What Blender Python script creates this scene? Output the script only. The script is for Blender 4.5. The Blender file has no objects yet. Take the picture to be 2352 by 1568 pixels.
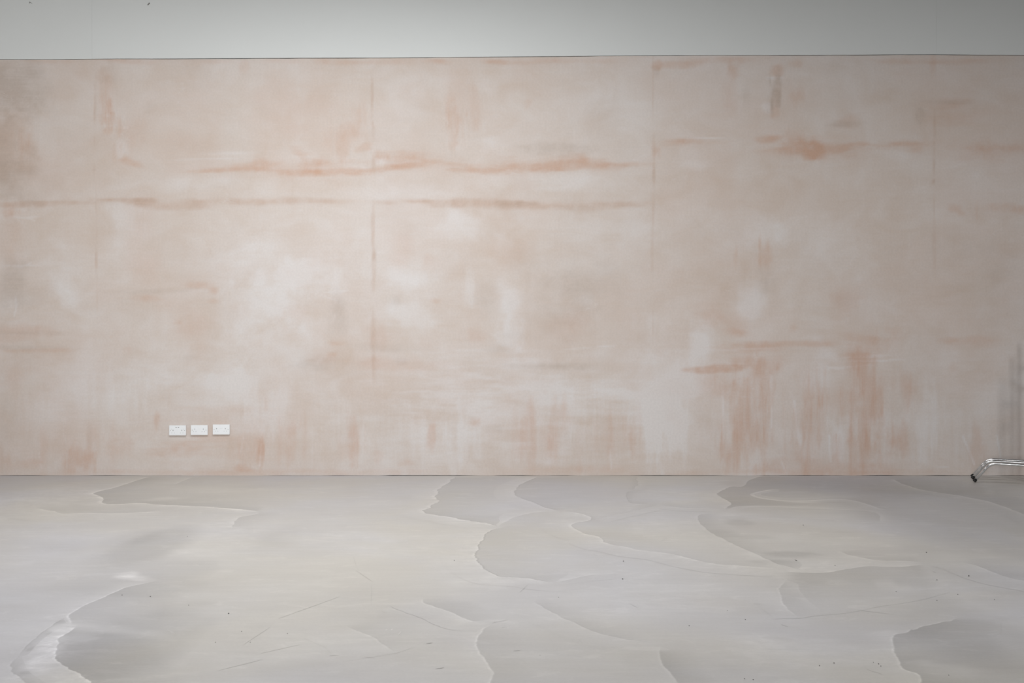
import bpy, bmesh, math, random
import numpy as np
from mathutils import Vector, Matrix

scene = bpy.context.scene
col = scene.collection
rng = np.random.default_rng(7)
random.seed(7)

# ------------------------------------------------------------------ camera
cam_d = bpy.data.cameras.new('camera')
cam_d.lens = 35.0
cam_d.sensor_width = 36.0
cam_d.clip_end = 100
cam = bpy.data.objects.new('camera', cam_d)
cam.location = (0.0, -8.663, 1.1667)
cam.rotation_euler = (math.radians(90), 0, 0)
col.objects.link(cam)
scene.camera = cam

# ------------------------------------------------------------------ light
world = bpy.data.worlds.new('overcast_sky')
world.use_nodes = True
world.node_tree.nodes['Background'].inputs[0].default_value = (0.80, 0.88, 1.0, 1)
world.node_tree.nodes['Background'].inputs[1].default_value = 1.0
scene.world = world

def area(name, loc, rot, sx, sy, power, colr, spread=180):
    d = bpy.data.lights.new(name, 'AREA')
    d.shape = 'RECTANGLE'; d.size = sx; d.size_y = sy
    d.energy = power; d.color = colr; d.spread = math.radians(spread)
    o = bpy.data.objects.new(name, d)
    o.location = loc; o.rotation_euler = rot
    col.objects.link(o)
    return o

# daylight entering: two rooflights, a wide rear window behind the camera, an added side window
ROOM_L, ROOM_R, ROOM_B, ROOM_H = -6.3, 6.6, -12.0, 4.5
WIN_ADDED = (-4.0, -2.2, 2.4, 4.2)               # y0, y1, z0, z1 of the side window, unseen, added for fill and glints on the chrome
REAR = (-5.6, -0.2, 0.2, 2.3)                 # x0, x1, z0, z1 of the rear window
SKY_A = (-1.15, -3.15, 3.0, 1.6)              # rooflight: x, y, size x, size y
SKY_B = (4.45, -4.0, 0.36, 0.36)
area('added_side_daylight', (ROOM_L + 0.06, (WIN_ADDED[0] + WIN_ADDED[1]) / 2, (WIN_ADDED[2] + WIN_ADDED[3]) / 2),
     (0, math.radians(-90), 0), WIN_ADDED[3] - WIN_ADDED[2], WIN_ADDED[1] - WIN_ADDED[0], 34, (1.0, 0.985, 0.97))
area('rear_window_daylight', ((REAR[0] + REAR[1]) / 2, ROOM_B + 0.06, (REAR[2] + REAR[3]) / 2),
     (math.radians(90), 0, 0), REAR[1] - REAR[0], REAR[3] - REAR[2], 310, (1.0, 0.985, 0.965))
area('rooflight_daylight', (SKY_A[0], SKY_A[1], ROOM_H - 0.03), (0, 0, 0), SKY_A[2], SKY_A[3], 184, (0.96, 0.985, 1.0))
area('small_rooflight_daylight', (SKY_B[0], SKY_B[1], ROOM_H - 0.03), (0, 0, 0), SKY_B[2], SKY_B[3], 70, (0.97, 0.985, 1.0))

scene.view_settings.view_transform = 'Standard'
scene.view_settings.look = 'None'
scene.view_settings.gamma = 1.0
scene.view_settings.use_curve_mapping = False
scene.view_settings.exposure = 0.0

# ------------------------------------------------------------------ helpers
def lin(r, g, b):
    f = lambda c: c / 12.92 if c <= 0.04045 else ((c + 0.055) / 1.055) ** 2.4
    return (f(r / 255), f(g / 255), f(b / 255), 1.0)

def link(name, me, mat=None, parent=None):
    o = bpy.data.objects.new(name, me)
    col.objects.link(o)
    if mat is not None:
        me.materials.clear(); me.materials.append(mat)
    if parent is not None:
        o.parent = parent
    return o

def empty(name, loc, label, cat, group=None):
    o = bpy.data.objects.new(name, None)
    o.empty_display_size = 0.1
    o.location = loc
    col.objects.link(o)
    o['label'] = label; o['category'] = cat
    if group: o['group'] = group
    return o

def pydata(name, verts, faces, smooth=False):
    me = bpy.data.meshes.new(name)
    me.from_pydata([tuple(v) for v in verts], [], [tuple(f) for f in faces])
    if smooth:
        me.polygons.foreach_set('use_smooth', [True] * len(me.polygons))
    me.update()
    return me

def grid_faces(nu, nv):
    i = np.arange(nu - 1)[:, None] * nv + np.arange(nv - 1)[None, :]
    return np.stack([i, i + 1, i + nv + 1, i + nv], -1).reshape(-1, 4)

def grid_mesh(name, P, nu, nv, flip=False, smooth=True):
    f = grid_faces(nu, nv)
    if flip: f = f[:, ::-1]
    me = bpy.data.meshes.new(name)
    me.vertices.add(len(P)); me.vertices.foreach_set('co', np.asarray(P, np.float32).ravel())
    n = len(f)
    me.loops.add(n * 4); me.loops.foreach_set('vertex_index', f.astype(np.int32).ravel())
    me.polygons.add(n); me.polygons.foreach_set('loop_start', np.arange(0, n * 4, 4, dtype=np.int32))
    if smooth: me.polygons.foreach_set('use_smooth', np.ones(n, bool))
    me.update(calc_edges=True); me.validate()
    return me

def box_mesh(name, x0, x1, y0, y1, z0, z1, bevel=0.0, seg=2):
    bm = bmesh.new()
    bmesh.ops.create_cube(bm, size=1.0)
    bmesh.ops.scale(bm, vec=(x1 - x0, y1 - y0, z1 - z0), verts=bm.verts)
    bmesh.ops.translate(bm, vec=((x0 + x1) / 2, (y0 + y1) / 2, (z0 + z1) / 2), verts=bm.verts)
    if bevel > 0:
        bmesh.ops.bevel(bm, geom=list(bm.edges), offset=bevel, segments=seg, profile=0.6, affect='EDGES')
    me = bpy.data.meshes.new(name); bm.to_mesh(me); bm.free()
    return me

def frame_mesh(name, axis, pos, thick, a0, a1, b0, b1, holes):
    """slab at axis=pos.. with rectangular holes, built of boxes along a grid; a,b = the two other axes"""
    xs = sorted({a0, a1, *[h[0] for h in holes], *[h[1] for h in holes]})
    ys = sorted({b0, b1, *[h[2] for h in holes], *[h[3] for h in holes]})
    bm = bmesh.new()
    for i in range(len(xs) - 1):
        for j in range(len(ys) - 1):
            cx, cy = (xs[i] + xs[i + 1]) / 2, (ys[j] + ys[j + 1]) / 2
            if any(h[0] < cx < h[1] and h[2] < cy < h[3] for h in holes): continue
            r = bmesh.ops.create_cube(bm, size=1.0)['verts']
            sc = [0, 0, 0]; ce = [0, 0, 0]
            o = [k for k in range(3) if k != axis]
            sc[axis] = thick; ce[axis] = pos + thick / 2
            sc[o[0]] = xs[i + 1] - xs[i]; ce[o[0]] = cx
            sc[o[1]] = ys[j + 1] - ys[j]; ce[o[1]] = cy
            bmesh.ops.scale(bm, vec=sc, verts=r); bmesh.ops.translate(bm, vec=ce, verts=r)
    me = bpy.data.meshes.new(name); bm.to_mesh(me); bm.free()
    return me

def sweep(name, path, r, n=20, cap=True):
    """round tube along a list of 3D points; r is a number or a list"""
    pts = [Vector(p) for p in path]
    rs = r if isinstance(r, (list, tuple)) else [r] * len(pts)
    verts, faces = [], []
    prev = None
    for i, p in enumerate(pts):
        t = (pts[min(i + 1, len(pts) - 1)] - pts[max(i - 1, 0)]).normalized()
        if prev is None:
            ref = Vector((0, 0, 1)) if abs(t.z) < 0.9 else Vector((1, 0, 0))
            u = t.cross(ref).normalized()
        else:
            u = (prev - t * prev.dot(t)).normalized()
        prev = u
        v = t.cross(u)
        for k in range(n):
            a = 2 * math.pi * k / n
            verts.append(p + (u * math.cos(a) + v * math.sin(a)) * rs[i])
    for i in range(len(pts) - 1):
        for k in range(n):
            a, b = i * n + k, i * n + (k + 1) % n
            faces.append((a, b, b + n, a + n))
    if cap:
        faces.append(tuple(range(n - 1, -1, -1)))
        faces.append(tuple((len(pts) - 1) * n + k for k in range(n)))
    me = pydata(name, verts, faces)
    me.polygons.foreach_set('use_smooth', [len(p.vertices) == 4 for p in me.polygons])
    return me

def fillet(a, b, c, rad, n=14):
    """points of a rounded corner at b between a and c"""
    a, b, c = Vector(a), Vector(b), Vector(c)
    u, v = (a - b).normalized(), (c - b).normalized()
    half = u.angle(v) / 2
    T = rad / math.tan(half)
    ctr = b + (u + v).normalized() * (rad / math.sin(half))
    p0, p1 = b + u * T, b + v * T
    d0, d1 = (p0 - ctr), (p1 - ctr)
    ang = d0.angle(d1)
    ax = d0.cross(d1).normalized()
    return [ctr + Matrix.Rotation(ang * k / n, 3, ax) @ d0 for k in range(n + 1)]

# lattice value noise in numpy, used to roughen outlines
def vnoise(x, y, seed):
    r = np.random.default_rng(seed).random((256, 256))
    xi, yi = np.floor(x).astype(int), np.floor(y).astype(int)
    fx, fy = x - xi, y - yi
    fx, fy = fx * fx * (3 - 2 * fx), fy * fy * (3 - 2 * fy)
    g = lambda a, b: r[a & 255, b & 255]
    return ((g(xi, yi) * (1 - fx) + g(xi + 1, yi) * fx) * (1 - fy)
            + (g(xi, yi + 1) * (1 - fx) + g(xi + 1, yi + 1) * fx) * fy) * 2 - 1

def fbm(x, y, seed, octaves=4, gain=0.5):
    s = 0; a = 1.0; n = 0
    for k in range(octaves):
        s = s + a * vnoise(x * 2 ** k + 17.3 * k, y * 2 ** k - 9.1 * k, seed + k); n += a; a *= gain
    return s / n

def smooth(x):
    x = np.clip(x, 0, 1)
    return x * x * (3 - 2 * x)

# ------------------------------------------------------------------ materials
class N:
    """small node-tree writer"""
    def __init__(self, name):
        self.m = bpy.data.materials.new(name); self.m.use_nodes = True
        self.t = self.m.node_tree; self.t.nodes.clear()
        self.out = self.t.nodes.new('ShaderNodeOutputMaterial')
        self.b = self.t.nodes.new('ShaderNodeBsdfPrincipled')
        self.t.links.new(self.b.outputs[0], self.out.inputs[0])
    def put(self, sock, v):
        if hasattr(v, 'is_output'): self.t.links.new(v, sock)
        else: sock.default_value = v
    def set(self, **k):
        for n, v in k.items(): self.put(self.b.inputs[n.replace('_', ' ')], v)
    def pos(self, scale=(1, 1, 1), loc=(0, 0, 0)):
        g = self.t.nodes.new('ShaderNodeNewGeometry')
        mp = self.t.nodes.new('ShaderNodeMapping')
        mp.inputs['Scale'].default_value = scale; mp.inputs['Location'].default_value = loc
        self.t.links.new(g.outputs['Position'], mp.inputs['Vector'])
        return mp.outputs[0]
    def noise(self, vec, scale, detail=4, rough=0.55, dist=0.0):
        n = self.t.nodes.new('ShaderNodeTexNoise')
        n.inputs['Scale'].default_value = scale; n.inputs['Detail'].default_value = detail
        n.inputs['Roughness'].default_value = rough; n.inputs['Distortion'].default_value = dist
        self.t.links.new(vec, n.inputs['Vector'])
        return n.outputs[0]
    def math(self, op, a, b=0.0, c=0.0, clamp=False):
        n = self.t.nodes.new('ShaderNodeMath'); n.operation = op; n.use_clamp = clamp
        self.put(n.inputs[0], a); self.put(n.inputs[1], b); self.put(n.inputs[2], c)
        return n.outputs[0]
    def remap(self, v, a, b, c=0.0, d=1.0, kind='SMOOTHSTEP'):
        n = self.t.nodes.new('ShaderNodeMapRange'); n.interpolation_type = kind; n.clamp = True
        self.put(n.inputs[0], v)
        for i, x in enumerate((a, b, c, d)): self.put(n.inputs[i + 1], x)
        return n.outputs[0]
    def mix(self, f, a, b, blend='MIX'):
        n = self.t.nodes.new('ShaderNodeMix'); n.data_type = 'RGBA'; n.blend_type = blend
        self.put(n.inputs[0], f); self.put(n.inputs[6], a); self.put(n.inputs[7], b)
        return n.outputs[2]
    def attr(self, name):
        n = self.t.nodes.new('ShaderNodeAttribute'); n.attribute_name = name
        return n
    def split(self, c):
        n = self.t.nodes.new('ShaderNodeSeparateColor'); self.t.links.new(c, n.inputs[0])
        return n.outputs
    def bump(self, h, strength, dist):
        n = self.t.nodes.new('ShaderNodeBump')
        n.inputs['Strength'].default_value = strength; n.inputs['Distance'].default_value = dist
        self.t.links.new(h, n.inputs['Height'])
        self.t.links.new(n.outputs[0], self.b.inputs['Normal'])

def plain(name, rgb, rough=0.6, metal=0.0, var=0.03, scale=8.0):
    n = N(name)
    v = n.noise(n.pos(), scale, 4)
    c = lin(*rgb)
    lo = tuple(x * (1 - var) for x in c[:3]) + (1,)
    hi = tuple(min(1, x * (1 + var)) for x in c[:3]) + (1,)
    n.set(Base_Color=n.mix(v, lo, hi), Roughness=rough, Metallic=metal)
    return n.m

def plaster_material():
    n = N('bare_pink_plaster')
    at = n.attr('stain'); r, g, b = n.split(at.outputs['Color'])
    streak_mask = at.outputs['Alpha']
    P = n.pos()
    low = n.noise(P, 0.75, 6, 0.55, 0.6)
    mid = n.noise(n.pos((1.0, 1.0, 1.5)), 2.6, 6, 0.6, 0.8)
    vert = n.noise(n.pos((26, 1, 1.7)), 1.0, 6, 0.65, 0.3)        # brush strokes running down
    vert2 = n.noise(n.pos((70, 1, 3.0), (3, 0, 1)), 1.0, 4, 0.6, 0.2)
    hor = n.noise(n.pos((3.0, 1, 30), (7, 0, 2)), 1.0, 5, 0.65, 0.4)
    fine = n.noise(P, 60, 4, 0.6)
    pale = n.math('MULTIPLY_ADD', n.math('SUBTRACT', low, 0.5), 1.3, 0.50)
    pale = n.math('MULTIPLY_ADD', n.math('SUBTRACT', mid, 0.5), 0.9, pale)
    pale = n.math('MULTIPLY_ADD', n.math('SUBTRACT', vert, 0.5), n.math('MULTIPLY_ADD', streak_mask, 0.9, 0.15), pale)
    pale = n.math('MULTIPLY_ADD', n.math('SUBTRACT', hor, 0.5), 0.30, pale)
    pale = n.math('MULTIPLY_ADD', g, 0.75, pale)
    pale = n.math('ADD', pale, 0, clamp=True)
    c = n.mix(pale, PLASTER_PINK, PLASTER_PALE)
    sv = n.remap(vert, 0.36, 0.64, 0.35, 1.25)
    smod = n.mix(streak_mask, n.remap(mid, 0.3, 0.7, 0.75, 1.2), sv)
    sal = n.math('MULTIPLY', r, smod, clamp=True)
    c = n.mix(n.math('MULTIPLY', sal, 0.80), c, PLASTER_SALMON)
    br = n.math('MULTIPLY', b, n.remap(hor, 0.3, 0.7, 0.7, 1.15), clamp=True)
    c = n.mix(n.math('MULTIPLY', br, 0.60), c, PLASTER_BROWN)
    lines = n.math('MULTIPLY', n.remap(vert2, 0.60, 0.74), n.math('MULTIPLY', streak_mask, 0.38))
    c = n.mix(lines, c, PLASTER_PALE)
    def ridges(vec, scale, dist, width, gate, gs):
        q = n.math('ABSOLUTE', n.math('SUBTRACT', n.noise(vec, scale, 3, 0.5, dist), 0.5))
        q = n.remap(q, 0.0, width, 1.0, 0.0)
        return n.math('MULTIPLY', q, n.remap(n.noise(gate, gs, 3), 0.54, 0.66))
    rv = ridges(n.pos((7, 1, 1.2), (2, 0, 5)), 1.3, 1.2, 0.012, n.pos((1, 1, 1), (9, 0, 3)), 1.6)
    rh = ridges(n.pos((1.1, 1, 5), (5, 0, 1)), 1.2, 1.4, 0.010, n.pos((1, 1, 1), (4, 0, 8)), 1.4)
    rid = n.math('MAXIMUM', n.math('MULTIPLY', rv, n.math('MULTIPLY_ADD', streak_mask, 0.9, 0.1)), n.math('MULTIPLY', rh, 0.55))
    c = n.mix(n.math('MULTIPLY', rid, 0.45), c, PLASTER_PALE)
    grain = n.remap(fine, 0.25, 0.75, 0.965, 1.03)
    c = n.mix(1.0, c, grain, 'MULTIPLY')
    h = n.math('ADD', n.math('MULTIPLY', vert, n.math('MULTIPLY_ADD', streak_mask, 0.8, 0.1)), n.math('MULTIPLY_ADD', rid, 0.5, n.math('MULTIPLY', hor, 0.35)))
    n.set(Base_Color=c, Roughness=0.75)
    n.b.inputs['Specular IOR Level'].default_value = 0.25
    n.bump(h, 0.35, 0.002)
    return n.m

def floor_material():
    n = N('poured_screed')
    at = n.attr('tone')
    tone = at.outputs['Fac']
    P = n.pos()
    low = n.noise(P, 0.55, 5, 0.5, 0.5)
    mid = n.noise(n.pos((1, 1.8, 1)), 1.7, 6, 0.6, 0.7)
    drag = n.noise(n.pos((3.0, 22, 1), (0, 3, 0)), 1.0, 5, 0.62, 0.6)      # float marks along the wall
    fine = n.noise(P, 75, 4, 0.65)
    c = n.mix(n.remap(low, 0.3, 0.7), FLOOR_WARM, FLOOR_COOL)
    f = n.math('ADD', tone, 1.0)
    f = n.math('MULTIPLY_ADD', n.math('SUBTRACT', mid, 0.5), 0.20, f)
    f = n.math('MULTIPLY_ADD', n.math('SUBTRACT', drag, 0.5), 0.14, f)
    f = n.math('MULTIPLY_ADD', n.math('SUBTRACT', fine, 0.5), 0.12, f)
    hair = n.math('ABSOLUTE', n.math('SUBTRACT', n.noise(n.pos((1.3, 7, 1), (1, 4, 0)), 1.1, 3, 0.5, 1.2), 0.5))
    hair = n.math('MULTIPLY', n.remap(hair, 0.0, 0.006, 1.0, 0.0), n.remap(n.noise(n.pos((1, 1, 1), (5, 2, 0)), 1.0, 3), 0.52, 0.62))
    f = n.math('MULTIPLY_ADD', hair, -0.06, f)
    brush = n.noise(n.pos((9, 16, 1), (2, 6, 0)), 1.0, 6, 0.7, 0.8)
    f = n.math('MULTIPLY_ADD', n.math('MULTIPLY', n.math('MAXIMUM', tone, 0.0), n.math('SUBTRACT', brush, 0.5)), 5.0, f)
    blot = n.noise(n.pos((1, 2.2, 1), (8, 1, 0)), 4.5, 6, 0.65, 1.0)
    f = n.math('MULTIPLY_ADD', n.remap(blot, 0.54, 0.68), 0.07, f)
    c = n.mix(1.0, c, f, 'MULTIPLY')
    rough = n.remap(mid, 0.3, 0.7, 0.40, 0.50)
    n.set(Base_Color=c, Roughness=rough)
    n.b.inputs['Specular IOR Level'].default_value = 0.5
    n.bump(n.math('ADD', n.math('MULTIPLY', drag, 0.6), n.math('MULTIPLY', fine, 0.25)), 0.18, 0.002)
    return n.m

def chrome_material():
    n = N('chrome')
    v = n.noise(n.pos(), 14, 3)
    n.set(Base_Color=(0.80, 0.81, 0.82, 1), Metallic=1.0, Roughness=n.remap(v, 0.3, 0.7, 0.07, 0.12))
    return n.m

PLASTER_PINK = lin(207, 189, 175)
PLASTER_PALE = lin(224, 218, 215)
PLASTER_SALMON = lin(201, 158, 131)
PLASTER_BROWN = lin(180, 163, 149)
FLOOR_WARM = lin(194, 189, 181)
FLOOR_COOL = lin(191, 189, 191)

M_plaster = plaster_material()
M_floor = floor_material()
M_chrome = chrome_material()
M_white = plain('white_emulsion', (221, 223, 221), 0.7, 0, 0.02, 2.0)
M_ceiling = plain('ceiling_paint', (92, 93, 96), 0.8)
M_sidewall = plain('grey_emulsion', (84, 84, 86), 0.8)
M_block = plain('dark_blockwork', (84, 74, 66), 0.9)
M_plate = plain('white_moulded_plastic', (247, 249, 251), 0.35, 0, 0.005)
M_hole = plain('dark_slot', (66, 66, 68), 0.6)
M_pin = plain('grey_slot', (176, 178, 184), 0.6)
M_screw = plain('grey_screw', (186, 190, 188), 0.4)
M_print = plain('grey_print', (196, 198, 202), 0.5)
M_rubber = plain('black_rubber', (14, 13, 13), 0.6)
M_frame = plain('grey_window_frame', (120, 122, 124), 0.5)
M_grit = plain('dark_grit', (48, 44, 42), 0.8)
M_tape = plain('grey_tape_scrap', (126, 123, 118), 0.7)
gl = N('frosted_pane'); gl.set(Base_Color=(0.9, 0.93, 0.95, 1), Roughness=0.5)
gl.b.inputs['Transmission Weight'].default_value = 0.8
M_pane = gl.m

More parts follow.
